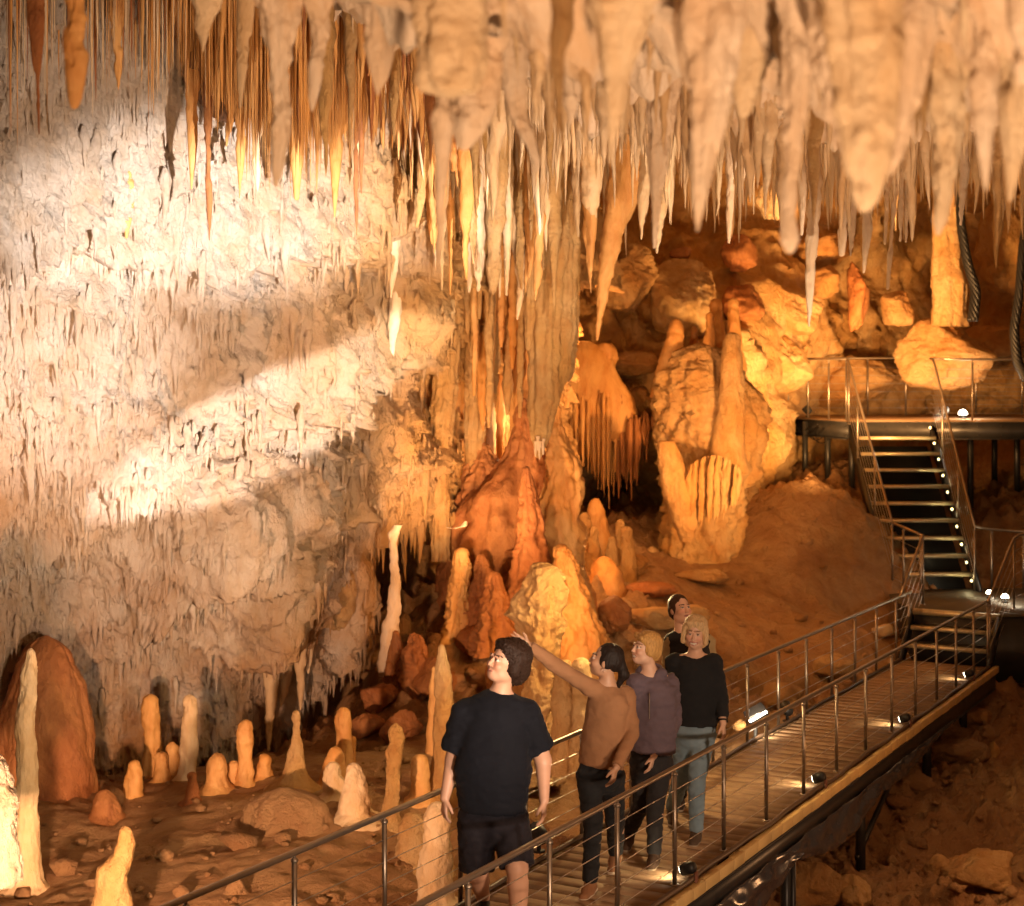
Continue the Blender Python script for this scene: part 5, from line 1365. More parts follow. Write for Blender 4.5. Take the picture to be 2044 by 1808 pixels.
# ================================================================== PEOPLE (implicit surfaces, meshed by surface nets)
class SDF:
    def __init__(s, lo, hi, res):
        s.lo = np.array(lo, float); s.res = res
        s.n = np.ceil((np.array(hi) - s.lo) / res).astype(int) + 1
        s.d = np.full(s.n, 0.2, dtype=np.float32)
    def _win(s, lo, hi, pad):
        a = np.clip(np.floor((np.array(lo) - pad - s.lo) / s.res).astype(int), 0, s.n - 1)
        b = np.clip(np.ceil((np.array(hi) + pad - s.lo) / s.res).astype(int) + 1, 1, s.n)
        sl = tuple(slice(a[k], max(b[k], a[k] + 1)) for k in range(3))
        ax = [s.lo[k] + s.res * np.arange(sl[k].start, sl[k].stop) for k in range(3)]
        return sl, np.stack(np.meshgrid(*ax, indexing='ij'), -1)
    def _op(s, sl, f, k, sub=False):
        d = s.d[sl]; f = f.astype(np.float32)
        if sub:
            f = -f; h = np.clip(0.5 - 0.5 * (d - f) / k, 0, 1); s.d[sl] = d * (1 - h) + f * h + k * h * (1 - h)
        else:
            h = np.clip(0.5 + 0.5 * (f - d) / k, 0, 1); s.d[sl] = f * (1 - h) + d * h - k * h * (1 - h)
    def cone(s, a, b, ra, rb, k=0.02, R=None, flat=1.0, cap=False, capa=False, sub=False):
        """tapered capsule; flat < 1 squeezes it along the second axis of R (a 3x3, columns right/forward/up)"""
        a = np.array(a, float); b = np.array(b, float); r = max(ra, rb)
        sl, X = s._win(np.minimum(a, b) - r, np.maximum(a, b) + r, 0.05 + k)
        ab = b - a; L2 = ab @ ab
        rel = X - a
        if R is not None and flat != 1.0:
            f = R[:, 1]; c = rel @ f; rel = rel + (c * (1 / flat - 1))[..., None] * f
            cf = ab @ f; ab = ab + cf * (1 / flat - 1) * f; L2 = ab @ ab
        t = (rel @ ab) / L2; tc = np.clip(t, 0, 1)
        d = np.linalg.norm(rel - tc[..., None] * ab, axis=-1) - (ra + (rb - ra) * tc)
        if cap: d = np.maximum(d, (t - 1) * math.sqrt(L2))
        if capa: d = np.maximum(d, -t * math.sqrt(L2))
        s._op(sl, d, k, sub)
    def ell(s, c, r, R=None, k=0.02, sub=False):
        c = np.array(c, float); r = np.array(r, float); m = r.max()
        sl, X = s._win(c - m, c + m, 0.04 + k)
        q = X - c
        if R is not None: q = q @ R
        k0 = np.linalg.norm(q / r, axis=-1); k1 = np.linalg.norm(q / r ** 2, axis=-1) + 1e-9
        s._op(sl, k0 * (k0 - 1) / k1, k, sub)
    def rough(s, fn):
        ax = [s.lo[k] + s.res * np.arange(s.n[k]) for k in range(3)]
        X = np.stack(np.meshgrid(*ax, indexing='ij'), -1)
        near = np.abs(s.d) < 0.05
        v = s.d[near] + fn(X[near]); s.d[near] = v
    def cut(s, p, n):
        """keep only the side where (x - p).n < 0"""
        ax = [s.lo[k] + s.res * np.arange(s.n[k]) for k in range(3)]
        n = np.array(n, float) / np.linalg.norm(n)
        g = (ax[0] - p[0])[:, None, None] * n[0] + (ax[1] - p[1])[None, :, None] * n[1] + (ax[2] - p[2])[None, None, :] * n[2]
        s.d = np.maximum(s.d, g.astype(np.float32))
    def mesh(s):
        d = s.d; neg = d < 0
        nx, ny, nz = d.shape
        c = np.zeros((nx - 1, ny - 1, nz - 1), dtype=np.int8)
        for i in (0, 1):
            for j in (0, 1):
                for k in (0, 1): c += neg[i:nx - 1 + i, j:ny - 1 + j, k:nz - 1 + k]
        act = (c > 0) & (c < 8)
        idx = np.full(act.shape, -1, dtype=np.int64); I = np.argwhere(act); idx[act] = np.arange(len(I))
        acc = np.zeros((len(I), 3)); cnt = np.zeros(len(I))
        corners = [(i, j, k) for i in (0, 1) for j in (0, 1) for k in (0, 1)]
        for a in corners:
            for ax_ in range(3):
                if a[ax_]: continue
                b = list(a); b[ax_] = 1
                da = d[I[:, 0] + a[0], I[:, 1] + a[1], I[:, 2] + a[2]]; db = d[I[:, 0] + b[0], I[:, 1] + b[1], I[:, 2] + b[2]]
                x = (da < 0) != (db < 0)
                t = np.where(x, da / (da - db + 1e-12), 0)
                p = np.array(a, float)[None] + 0 * acc; p[:, ax_] += t
                acc[x] += p[x]; cnt[x] += 1
        V = (I + acc / cnt[:, None]) * s.res + s.lo
        Q = []
        for ax_ in range(3):
            u, v = (ax_ + 1) % 3, (ax_ + 2) % 3
            sl0 = [slice(1, n - 1) for n in d.shape]; sl0[ax_] = slice(0, d.shape[ax_] - 1)
            sl1 = list(sl0); sl1[ax_] = slice(1, d.shape[ax_])
            A = neg[tuple(sl0)]; B = neg[tuple(sl1)]
            for flag in (True, False):
                E = np.argwhere((A != B) & (A == flag))
                if not len(E): continue
                E = E + 1; E[:, ax_] -= 1
                def at(du, dv):
                    q = E.copy(); q[:, u] += du; q[:, v] += dv
                    return idx[q[:, 0], q[:, 1], q[:, 2]]
                q = np.stack([at(-1, -1), at(0, -1), at(0, 0), at(-1, 0)], 1)
                if not flag: q = q[:, ::-1]
                Q.append(q)
        Q = np.vstack(Q); Q = Q[(Q >= 0).all(1)]
        return V, Q

def skin_mat():
    m, N, L, B = new_mat('skin')
    a = N.new('ShaderNodeAttribute'); a.attribute_name = 'Col'
    L.new(a.outputs['Color'], B.inputs['Base Color'])
    B.inputs['Roughness'].default_value = 0.48
    B.inputs['Subsurface Weight'].default_value = 0.0
    return m
M_skin = skin_mat()
def cloth(name, col, bump=0.4, sc_=160, rough=0.85):
    m, N, L, B = new_mat(name)
    g = N.new('ShaderNodeNewGeometry')
    n = N.new('ShaderNodeTexNoise'); n.inputs['Scale'].default_value = sc_; n.inputs['Detail'].default_value = 3
    L.new(g.outputs['Position'], n.inputs['Vector'])
    n2 = N.new('ShaderNodeTexNoise'); n2.inputs['Scale'].default_value = 7; n2.inputs['Detail'].default_value = 5
    L.new(g.outputs['Position'], n2.inputs['Vector'])
    mx = N.new('ShaderNodeMix'); mx.data_type = 'RGBA'
    mx.inputs['A'].default_value = (*[c * .75 for c in col], 1); mx.inputs['B'].default_value = (*[min(1, c * 1.25) for c in col], 1)
    L.new(n2.outputs[0], mx.inputs['Factor']); L.new(mx.outputs['Result'], B.inputs['Base Color'])
    bp = N.new('ShaderNodeBump'); bp.inputs['Strength'].default_value = bump; bp.inputs['Distance'].default_value = 0.004
    L.new(n.outputs[0], bp.inputs['Height']); L.new(bp.outputs[0], B.inputs['Normal'])
    B.inputs['Roughness'].default_value = rough; B.inputs['Specular IOR Level'].default_value = 0.2
    B.inputs['Sheen Weight'].default_value = 0.03
    return m
def hairm(name, col, rough=0.4):
    m, N, L, B = new_mat(name)
    tc = N.new('ShaderNodeNewGeometry')
    n = N.new('ShaderNodeTexNoise'); n.inputs['Scale'].default_value = 90; n.inputs['Detail'].default_value = 4
    mp = N.new('ShaderNodeMapping'); mp.inputs['Scale'].default_value = (1, 1, .3)
    L.new(tc.outputs['Position'], mp.inputs[0]); L.new(mp.outputs[0], n.inputs['Vector'])
    mx = N.new('ShaderNodeMix'); mx.data_type = 'RGBA'
    mx.inputs['A'].default_value = (*[c * .45 for c in col], 1); mx.inputs['B'].default_value = (*[min(1, c * 1.5) for c in col], 1)
    L.new(n.outputs[0], mx.inputs['Factor']); L.new(mx.outputs['Result'], B.inputs['Base Color'])
    bp = N.new('ShaderNodeBump'); bp.inputs['Strength'].default_value = .8; bp.inputs['Distance'].default_value = 0.006
    L.new(n.outputs[0], bp.inputs['Height']); L.new(bp.outputs[0], B.inputs['Normal'])
    B.inputs['Roughness'].default_value = max(rough, .6); B.inputs['Specular IOR Level'].default_value = .2
    return m

def unit(v): v = np.array(v, float); return v / np.linalg.norm(v)
def frame(fwd, up=(0, 0, 1)):
    """columns right, forward, up"""
    f = unit(fwd); u = np.array(up, float); u = unit(u - (u @ f) * f); r = np.cross(f, u)
    return np.stack([r, f, u], 1)

def hand(S, wr, d, side, palm_n, curl=0.5, sc_=1.0, spread=1.0, k=.006):
    """wr wrist, d direction to the fingertips, side = direction towards the thumb, palm_n = direction the palm faces"""
    d = unit(d); pn_ = unit(np.array(palm_n) - (np.array(palm_n) @ d) * d); sd = unit(np.array(side) - (np.array(side) @ d) * d - (np.array(side) @ pn_) * pn_)
    R = np.stack([sd, pn_, d], 1)
    w_ = np.array(wr, float)
    for t in (-.6, .1, .7):
        S.cone(w_ + sd * .010 * t, w_ + d * .085 * sc_ + sd * .034 * t * sc_, .020 * sc_, .0175 * sc_, .012, R, .62)
    lens = [.070, .080, .074, .058]
    for i, L_ in enumerate(lens):
        o = (1.35 - i * .9) * .0225 * sc_
        base = w_ + d * (.088 - .004 * abs(i - 1.3)) * sc_ + sd * o
        L_ *= sc_
        fan = sd * (1.3 - i) * .07 * spread
        c1 = curl * (.35 + .12 * i); d1 = unit(d + fan + pn_ * c1)
        p1 = base + d1 * L_ * .48
        d2 = unit(d1 + pn_ * (c1 + curl * .7)); p2 = p1 + d2 * L_ * .32
        d3 = unit(d2 + pn_ * curl * .8); p3 = p2 + d3 * L_ * .26
        r = (.0095, .0088, .0078, .0068)
        S.cone(base, p1, r[0] * sc_, r[1] * sc_, k); S.cone(p1, p2, r[1] * sc_, r[2] * sc_, .003); S.cone(p2, p3, r[2] * sc_, r[3] * sc_, .003)
    tb = w_ + d * .028 * sc_ + sd * .026 * sc_ + pn_ * .006
    t1 = tb + unit(sd * .75 + d * .75 + pn_ * .3) * .042 * sc_; t2 = t1 + unit(sd * .25 + d + pn_ * (.3 + curl * .3)) * .034 * sc_
    S.cone(tb, t1, .015 * sc_, .0115 * sc_, .012); S.cone(t1, t2, .0112 * sc_, .0085 * sc_, .004)

def head(S, c, R, sc_=1.0, smile=0.0, fem=False):
    """face and skull in the head frame: x right of the viewer-facing head, y forward, z up"""
    T = lambda x, y, z: c + R @ (np.array([x, y, z]) * sc_)
    e = lambda p, r, k=.015, sub=False: S.ell(T(*p), np.array(r) * sc_, R, k, sub)
    e((0, -.018, .035), (.074, .093, .086)); e((0, .022, -.028), (.060, .070, .085), .02)
    e((0, .050, -.088), (.034 if fem else .040, .036, .026), .03)
    for sx in (-1, 1):
        e((sx * .036, .062, -.030), (.026, .028, .026), .02)
        e((sx * .044, .010, -.070), (.022, .040, .028), .03)
        e((sx * .076, -.008, -.012), (.011, .020, .030), .006)
        e((sx * .030, .102, .004), (.017, .018, .012), .010, True)
        e((sx * .030, .080, .004), (.014, .0135, .0125), .003)
        S.cone(T(sx * .014, .092, .025), T(sx * .046, .080, .024), .0085 * sc_, .007 * sc_, .010)
    S.cone(T(0, .090, .010), T(0, .107, -.030), .0065 * sc_, .0105 * sc_, .010)
    for sx in (-1, 1): e((sx * .011, .102, -.034), (.008, .009, .007), .006)
    w_ = .022 + .007 * smile
    S.cone(T(-w_, .086 - .004 * smile, -.061 + .004 * smile), T(0, .096, -.060), .0045 * sc_, .0065 * sc_, .006)
    S.cone(T(w_, .086 - .004 * smile, -.061 + .004 * smile), T(0, .096, -.060), .0045 * sc_, .0065 * sc_, .006)
    S.cone(T(-w_ * .8, .084, -.072 - .005 * smile), T(w_ * .8, .084, -.072 - .005 * smile), .0055 * sc_, .0055 * sc_, .008)
    if smile > .5: e((0, .098, -.066), (.020, .010, .005), .003, True)

def paint(V, c, R, sc_, base, lips, brow, smile, eye=(.05, .03, .02)):
    q = ((V - c) @ R) / sc_
    col = np.empty((len(V), 3)); col[:] = base
    n = fbm(V * 14, 3)[:, None]; col *= 1 + .10 * n
    fr = q[:, 1] > .055
    ck = np.exp(-(((np.abs(q[:, 0]) - .038) / .02) ** 2 + ((q[:, 2] + .03) / .022) ** 2)) * fr
    col *= 1 - ck[:, None] * np.array([0, .22, .25])
    ax_ = np.abs(q[:, 0])
    ew = fr & (((ax_ - .030) / .0145) ** 2 + ((q[:, 2] - .003) / .0065) ** 2 < 1); col[ew] = (.62, .56, .5)
    ei = fr & (((ax_ - .030) / .0068) ** 2 + ((q[:, 2] - .004) / .0068) ** 2 < 1); col[ei] = eye
    el = fr & (ax_ > .018) & (ax_ < .042) & (np.abs(q[:, 2] - .0105 + ((ax_ - .03) / .016) ** 2 * .003) < .0022); col[el] = np.array(brow) * .7
    eb = fr & (ax_ > .014) & (ax_ < .045) & (np.abs(q[:, 2] - .030 + ((ax_ - .03) / .02) ** 2 * .005) < .0036); col[eb] = brow
    w_ = .025 + .009 * smile
    mz = -.064 - .002 * smile + (q[:, 0] / w_) ** 2 * .006 * smile
    lp = fr & (ax_ < w_) & (np.abs(q[:, 2] - mz) < (.0095 + .006 * smile) * np.sqrt(np.clip(1 - (q[:, 0] / w_) ** 2, 0, 1))); col[lp] = lips
    if smile > .5:
        te = fr & (ax_ < w_ * .8) & (np.abs(q[:, 2] - mz + .0005) < .0085 * np.sqrt(np.clip(1 - (q[:, 0] / w_ / .8) ** 2, 0, 1))); col[te] = (.75, .70, .62)
    else:
        ml = fr & (ax_ < w_ * .9) & (np.abs(q[:, 2] - mz) < .0018); col[ml] = np.array(lips) * .35
    no = (q[:, 1] > .08) & ((((ax_ - .008) / .004) ** 2 + ((q[:, 2] + .0395) / .0035) ** 2) < 1); col[no] = np.array(base) * .3
    return col

def finish(name, S, mat, rt, smooth=2, col=None):
    V, Q = S.mesh()
    me = mesh_from(name, V - wloc(rt), Q, mat)
    if col is not None:
        c = col(V)
        at = me.color_attributes.new('Col', 'FLOAT_COLOR', 'POINT')
        at.data.foreach_set('color', np.concatenate([c, np.ones((len(c), 1))], 1).astype(np.float32).ravel())
    o = link(name, me, rt)
    if smooth:
        md = o.modifiers.new('smooth', 'SMOOTH'); md.factor = 0.5; md.iterations = smooth
    return o

def folds(amp, fx=7.0, fz=11.0, seed=0.0):
    def f(X):
        q = X * np.array([fx, fx, fz]) + seed
        return (amp * fbm(q, 3, .5, ridge=True) + amp * .4 * fbm(q * 2.3, 2)).astype(np.float32)
    return f

def person(label, base, J, kind):
    """J: joints as world points; kind: style numbers"""
    R_ = root('person', label, 'person', base)
    base = np.array(base)
    g = kind
    hc = J['head']; HR = frame(g['face'], g.get('up', (0, 0, 1))); hs = g.get('hs', 1.0)
    TR = frame(g['torso'])
    # --- body
    pts = np.array([v for v in J.values()])
    lo = pts.min(0) - .22; hi = pts.max(0) + .22; lo[2] = max(lo[2], base[2] - .02) if not g.get('deep') else lo[2]
    S = SDF(lo, hi, .0062)
    sr = g['arm']; lr = g['leg']
    S.cone(J['chest'], J['belly'], g['cr'] * .86, g['br'] * .86, .05, TR, .62)
    S.cone(J['belly'], J['pelvis'], g['br'] * .86, g['br'] * .84, .05, TR, .66)
    S.cone(J['neck'] - (0, 0, .07), hc - HR @ np.array([0, .02, .055]) * hs, .056 * g.get('nk', 1), .050 * g.get('nk', 1), .03)
    for s_ in 'ab':
        S.cone(J['neck'] - (0, 0, .03), J['sh' + s_], .05, .062 * sr, .04)
        S.cone(J['sh' + s_], J['el' + s_], .058 * sr, .045 * sr, .02); S.cone(J['el' + s_], J['wr' + s_], .044 * sr, .028 * (sr * .5 + .5), .012)
        S.cone(J['hip' + s_], J['kn' + s_], .088 * lr, .060 * lr, .03); S.cone(J['kn' + s_], J['an' + s_], .059 * lr, .040 * lr, .02)
        f_ = unit(J['el' + s_] * 0 + J['kn' + s_] - J['an' + s_])
        back = -np.array(g['torso'], float)
        S.cone(J['kn' + s_] * .72 + J['an' + s_] * .28 + back * .015, J['kn' + s_] * .45 + J['an' + s_] * .55 + back * .012, .056 * lr, .045 * lr, .03)
        S.cone(J['an' + s_], J['an' + s_] - (0, 0, .05), .036, .036, .02)
        h = g['hand' + s_]
        hand(S, J['wr' + s_], h[0], h[1], h[2], h[3], g.get('hsz', 1.0) * .95)
    head(S, hc, HR, hs, g.get('smile', 0), g.get('fem', False))
    finish('body', S, M_skin, R_, 1, lambda V: paint(V, hc, HR, hs, g['skin'], g['lips'], g['brow'], g.get('smile', 0)))
    # --- top
    S = SDF(lo, hi, .0085)
    ti = g.get('ti', .014)
    S.cone(J['chest'], J['belly'], g['cr'] + ti, g['br'] + ti, .05, TR, g.get('fl', .70))
    S.cone(J['belly'], J['hem'], g['br'] + ti, g['hr'] + ti, .04, TR, g.get('fl', .70) + .04, cap=True)
    for s_ in 'ab':
        S.cone(J['neck'] + (0, 0, -.045), J['sh' + s_], .058, .070 * sr, .045)
        if g.get('short'):
            e = J['sh' + s_] * .22 + J['el' + s_] * .78
            S.cone(J['sh' + s_], e, .074 * sr, .086 * sr, .03, cap=True)
        else:
            S.cone(J['sh' + s_], J['el' + s_], .068 * sr + ti * .4, .053 * sr + ti, .03)
            cw = J['wr' + s_] * g.get('cuff', .96) + J['el' + s_] * (1 - g.get('cuff', .96))
            S.cone(J['el' + s_], cw, .053 * sr + ti, .036 * sr + ti * 1.1, .007, cap=True)
            if g.get('cuffband'): S.cone(cw, cw * 1.03 - J['el' + s_] * .03, .036, .034, .008, cap=True)
    if g.get('hood'):
        for sx, fx in ((-1, .03), (1, .03), (-.5, -.05), (.5, -.05), (0, -.07)):
            p = J['neck'] + TR @ np.array([sx * .075, fx - .02, -.005])
            S.ell(p, (.055, .05, .045), TR, .03)
    S.rough(folds(1.5 * g.get('fa', .010), seed=base[0] * 9))
    nr = g.get('nr', .072)
    ax = TR @ np.array([0, g.get('scoop', .35), 1.0]); ax = ax / np.linalg.norm(ax)
    n0 = J['neck'] + np.array([0, 0, g.get('neckz', .0) + nr * .55])
    S.cone(n0, n0 + ax * .16, nr, nr * 1.5, .010, sub=True)
    top = finish('shirt' if g.get('topname') is None else g['topname'], S, g['topm'], R_, 2)
    # --- trousers
    S = SDF(lo, hi, .0085)
    S.cone(J['pelvis'] + (0, 0, .06), J['pelvis'] - (0, 0, .03), g['hr'] - .005, g['hr'] + .002, .04, TR, g.get('fl', .70) + .02)
    for s_ in 'ab':
        if g.get('shorts'):
            e = J['kn' + s_] + (J['kn' + s_] - J['hip' + s_]) * -.04
            S.cone(J['hip' + s_], e, .108 * lr, .102 * lr, .03, cap=True)
        else:
            S.cone(J['hip' + s_], J['kn' + s_], .098 * lr, .072 * lr, .03)
            an = J['an' + s_] + (0, 0, -.015)
            S.cone(J['kn' + s_], an, .070 * lr, g.get('leghem', .058), .02, cap=True)
    S.rough(folds(1.5 * g.get('pa', .010), 9, 13, 3 + base[0]))
    finish('shorts' if g.get('shorts') else 'trousers', S, g['botm'], R_, 2)
    # --- shoes
    for s_ in 'ab':
        a = J['an' + s_]; fd = unit(g['foot' + s_]); rt_ = frame(fd)
        lo2 = a - .30; hi2 = a + .30
        S = SDF(lo2, hi2, .007)
        hz = a + (0, 0, -.055)
        S.cone(hz - fd * .045, hz + fd * .05, .040, .040, .02)
        S.cone(hz + fd * .05 + (0, 0, -.008), hz + fd * .155 + (0, 0, -.016), .041, .034, .03)
        S.cone(a + (0, 0, -.04), a + (0, 0, .01), .043, .044, .02, cap=True)
        S.cut(a - (0, 0, .088) + fd * .0, rt_ @ np.array([0, g.get('pitch' + s_, 0) * 1.0, -1]))
        sh = finish('shoe', S, g['shoem'], R_, 1)
        S = SDF(lo2, hi2, .007)
        S.cone(hz - fd * .047 + (0, 0, -.022), hz + fd * .05 + (0, 0, -.022), .042, .043, .01, rt_[:, [0, 2, 1]], .45); S.cone(hz + fd * .05 + (0, 0, -.024), hz + fd * .16 + (0, 0, -.026), .044, .037, .01, rt_[:, [0, 2, 1]], .45)
        finish('sole', S, g['solem'], sh, 0)
    # --- hair
    S = SDF(hc - .30 * hs, hc + .24 * hs, .0062)
    T = lambda x, y, z: hc + HR @ (np.array([x, y, z]) * hs)
    for prim in g['hair']:
        if prim[0] == 'e': S.ell(T(*prim[1]), np.array(prim[2]) * hs, HR, .02)
        elif prim[0] == 'c': S.cone(T(*prim[1]), T(*prim[2]), prim[3], prim[4], .02)
        elif prim[0] == 'x': S.ell(T(*prim[1]), np.array(prim[2]) * hs, HR, .012, True)
    ha, hf = g.get('hn', (.006, 40))
    HRt = HR
    def hn(X):
        q = (X - hc) @ HRt
        if g.get('curly'): return (ha * 1.6 * fbm(X * hf, 2, .6, ridge=True)).astype(np.float32)
        return (ha * fbm(q * np.array([hf, hf * .5, hf * .18]), 2, .6, ridge=True)).astype(np.float32)
    S.rough(hn)
    finish('hair', S, g['hairm'], R_, 1)
    return R_, TR, HR

def J_(px, py, Y): return P(px, py, Y)
def stick(z, s): return z
SK1 = (.60, .36, .24); SK2 = (.46, .26, .16); SK3 = (.68, .44, .32)
h_dark = hairm('black_hair', (.016, .010, .008), .38); h_curl = hairm('curly_brown_hair', (.028, .014, .009), .45)
h_blond = hairm('blond_hair', (.52, .30, .10), .45); h_ash = hairm('pale_blond_hair', (.62, .44, .24), .42); h_brown = hairm('brown_hair', (.05, .022, .012), .4)
m_sole = plain('shoe_sole', (.35, .28, .2), .7)

def deck_z(x, y): return ramp_z(.4575 * x + .8892 * y)

# ---- 1: the man in front
Y = 10.6
dz = deck_z(-.1, Y)
J = dict(head=J_(1008, 1322, Y), neck=J_(996, 1378, Y + .02), chest=J_(988, 1440, Y), belly=J_(984, 1535, Y - .02), pelvis=J_(984, 1622, Y), hem=J_(982, 1612, Y),
         sha=J_(928, 1424, Y + .02), shb=J_(1052, 1424, Y + .02), ela=J_(905, 1516, Y + .08), elb=J_(1084, 1518, Y + .06), wra=J_(888, 1592, Y - .02), wrb=J_(1086, 1598, Y - .05),
         hipa=J_(950, 1640, Y), hipb=J_(1020, 1640, Y), kna=J_(952, 1738, Y + .06), knb=J_(1032, 1732, Y - .16), ana=np.array([(962 - CX) / F * Y, Y + .34, dz + .13]), anb=np.array([(1036 - CX) / F * Y, Y - .12, dz + .09]))
person('tall man with curly dark hair in navy T-shirt and dark shorts, foremost', (-.1, Y, dz), J, dict(
    face=(-.76, -.58, .30), up=(.14, 0, 1), torso=(-.12, -1, 0), hs=1.12, arm=1.22, leg=1.15, cr=.190, br=.226, hr=.206, fl=.66, nk=1.15, short=True, shorts=True, ti=.018, fa=.012, pa=.010,
    neckz=.012, scoop=.30, skin=(.64, .37, .25), lips=(.42, .17, .13), brow=(.03, .015, .01), hsz=1.06,
    handa=((-.06, -.12, -1), (.55, -1, 0), (1, .5, 0), .55), handb=((-.02, -.15, -1), (-.3, -1, 0), (-1, .3, 0), .55),
    foota=(-.1, -1, -.1), footb=(0, -1, 0), topm=cloth('navy_cotton', (.006, .007, .012)), botm=cloth('dark_shorts_cloth', (.018, .016, .022)), shoem=plain('black_shoe', (.02, .02, .02), .6), solem=m_sole,
    curly=True, hn=(.012, 58), hairm=h_curl,
    hair=[('e', (0, -.045, .06), (.112, .118, .098)), ('e', (0, -.085, -.02), (.108, .080, .100)), ('e', (.075, -.03, -.02), (.042, .060, .075)), ('e', (-.075, -.03, -.01), (.042, .055, .065)), ('e', (0, .035, .096), (.080, .050, .036)),
          ('x', (0, .115, -.02), (.066, .085, .098))]))

# ---- 2: woman in the tan sweater, pointing
Y = 11.65
dz = deck_z(.6, Y)
J = dict(head=J_(1208, 1318, Y), neck=J_(1216, 1366, Y + .01), chest=J_(1212, 1412, Y), belly=J_(1205, 1470, Y), pelvis=J_(1200, 1530, Y), hem=J_(1199, 1528, Y),
         sha=J_(1178, 1372, Y - .03), shb=J_(1250, 1386, Y + .06), ela=J_(1112, 1330, Y - .05), elb=J_(1262, 1462, Y - .05), wra=J_(1054, 1288, Y - .10), wrb=J_(1230, 1532, Y - .27),
         hipa=J_(1175, 1550, Y), hipb=J_(1222, 1550, Y + .02), kna=J_(1184, 1640, Y - .12), knb=J_(1228, 1638, Y + .08), ana=np.array([(1176 - CX) / F * Y, Y - .14, dz + .09]), anb=np.array([(1236 - CX) / F * Y, Y + .42, dz + .13]))
R2, TR2, HR2 = person('woman with dark ponytail in tan sweater pointing up to the left', (.6, Y, dz), J, dict(
    face=(-.93, .20, .22), up=(.1, 0, 1), torso=(-.55, -.83, 0), arm=.86, leg=.98, cr=.150, br=.150, hr=.165, fl=.72, ti=.010, fa=.009, neckz=.012, scoop=.25, skin=SK2, lips=(.36, .14, .12), brow=(.02, .012, .01), fem=True,
    handa=((-.86, -.2, .5), (0, -.3, 1), (.3, -1, .2), .18), handb=((-.28, -.25, -1), (-.6, -1, 0), (-1, .5, 0), .5), hsz=.95,
    foota=(-.35, -1, -.02), footb=(-.25, -1, -.2), topm=cloth('tan_knit', (.31, .16, .08), .6, 120), botm=cloth('charcoal_denim', (.022, .024, .028)), shoem=cloth('tan_sneaker', (.32, .16, .08)), solem=plain('cream_sole', (.6, .5, .38), .6),
    hairm=h_dark, hn=(.009, 60),
    hair=[('e', (0, -.030, .048), (.084, .098, .085)), ('e', (0, -.075, .01), (.070, .055, .075)), ('e', (.06, -.02, .0), (.028, .055, .05)), ('e', (-.06, -.02, .0), (.028, .055, .05)),
          ('c', (0, -.115, .005), (0, -.150, -.06), .035, .038), ('c', (0, -.150, -.06), (.01, -.125, -.17), .036, .016), ('x', (0, .10, -.03), (.060, .068, .085))]))
wt_ = J['wrb']; m = MB(); tt = np.linspace(0, 2 * math.pi, 15); ax_ = unit(J['wrb'] - J['elb']); r1 = unit(np.cross(ax_, (0, 1, 0))); r2 = np.cross(ax_, r1)
m.tube([wt_ - ax_ * .02 + (r1 * math.cos(t) + r2 * math.sin(t)) * .032 for t in tt], .006, 6, False)
m.build('wristwatch', plain('rose_gold', (.5, .3, .2), .3, .8), R2, True)
m = MB(); c_ = J['head'] + HR2 @ np.array([-.082, -.01, -.055]); m.tube([c_ + (HR2[:, 1] * math.cos(t) + HR2[:, 2] * math.sin(t)) * .013 for t in tt], .0022, 5, False); m.build('earring', bpy.data.materials['rose_gold'], R2, True)

# ---- 3: woman with short blond hair in the grey hoodie
Y = 12.35
dz = deck_z(1.03, Y)
J = dict(head=J_(1289, 1294, Y), neck=J_(1300, 1340, Y + .02), chest=J_(1306, 1392, Y), belly=J_(1303, 1450, Y), pelvis=J_(1300, 1510, Y), hem=J_(1302, 1500, Y),
         sha=J_(1272, 1362, Y - .04), shb=J_(1338, 1364, Y + .05), ela=J_(1262, 1440, Y + .03), elb=J_(1344, 1440, Y + .08), wra=J_(1254, 1490, Y + .12), wrb=J_(1305, 1508, Y - .12),
         hipa=J_(1282, 1525, Y), hipb=J_(1320, 1525, Y + .02), kna=J_(1282, 1604, Y + .1), knb=J_(1308, 1602, Y - .1), ana=np.array([(1262 - CX) / F * Y, Y + .35, dz + .12]), anb=np.array([(1303 - CX) / F * Y, Y - .12, dz + .09]))
R3, TR3, HR3 = person('woman with short golden hair in grey-purple zip hoodie, looking up to the left', (1.03, Y, dz), J, dict(
    face=(-.88, -.42, .18), up=(.1, 0, 1), torso=(-.35, -.94, 0), hs=1.02, arm=.95, leg=.98, cr=.150, br=.158, hr=.160, fl=.74, ti=.022, fa=.016, hood=True, topname='hoodie', neckz=.028, scoop=.55, skin=SK3, lips=(.45, .18, .15), brow=(.25, .13, .06), fem=True, smile=.6, cuffband=True,
    handa=((-.1, -.2, -1), (.3, -1, 0), (1, .3, 0), .5), handb=((-.30, -.25, -1), (-.6, -1, 0), (-1, .4, 0), .45), hsz=.94,
    foota=(-.2, -1, -.2), footb=(-.25, -1, 0), topm=cloth('grey_purple_fleece', (.14, .11, .145)), botm=cloth('dark_jeans', (.03, .03, .034)), shoem=cloth('brown_suede', (.08, .05, .035)), solem=m_sole,
    hairm=h_blond, hn=(.012, 60),
    hair=[('e', (0, -.025, .052), (.090, .102, .085)), ('e', (0, -.070, -.01), (.080, .060, .080)), ('e', (.064, -.015, .0), (.030, .058, .055)), ('e', (-.064, -.015, .0), (.030, .058, .055)), ('c', (-.04, .075, .075), (.04, .07, .08), .022, .022), ('x', (0, .105, -.03), (.060, .066, .082))]))
m = MB(); q_ = [J['chest'] + TR3 @ np.array([0, .135, z]) for z in np.linspace(.06, -.24, 8)]; m.tube(q_, .004, 5); m.build('zipper', M_steel, R3, True)
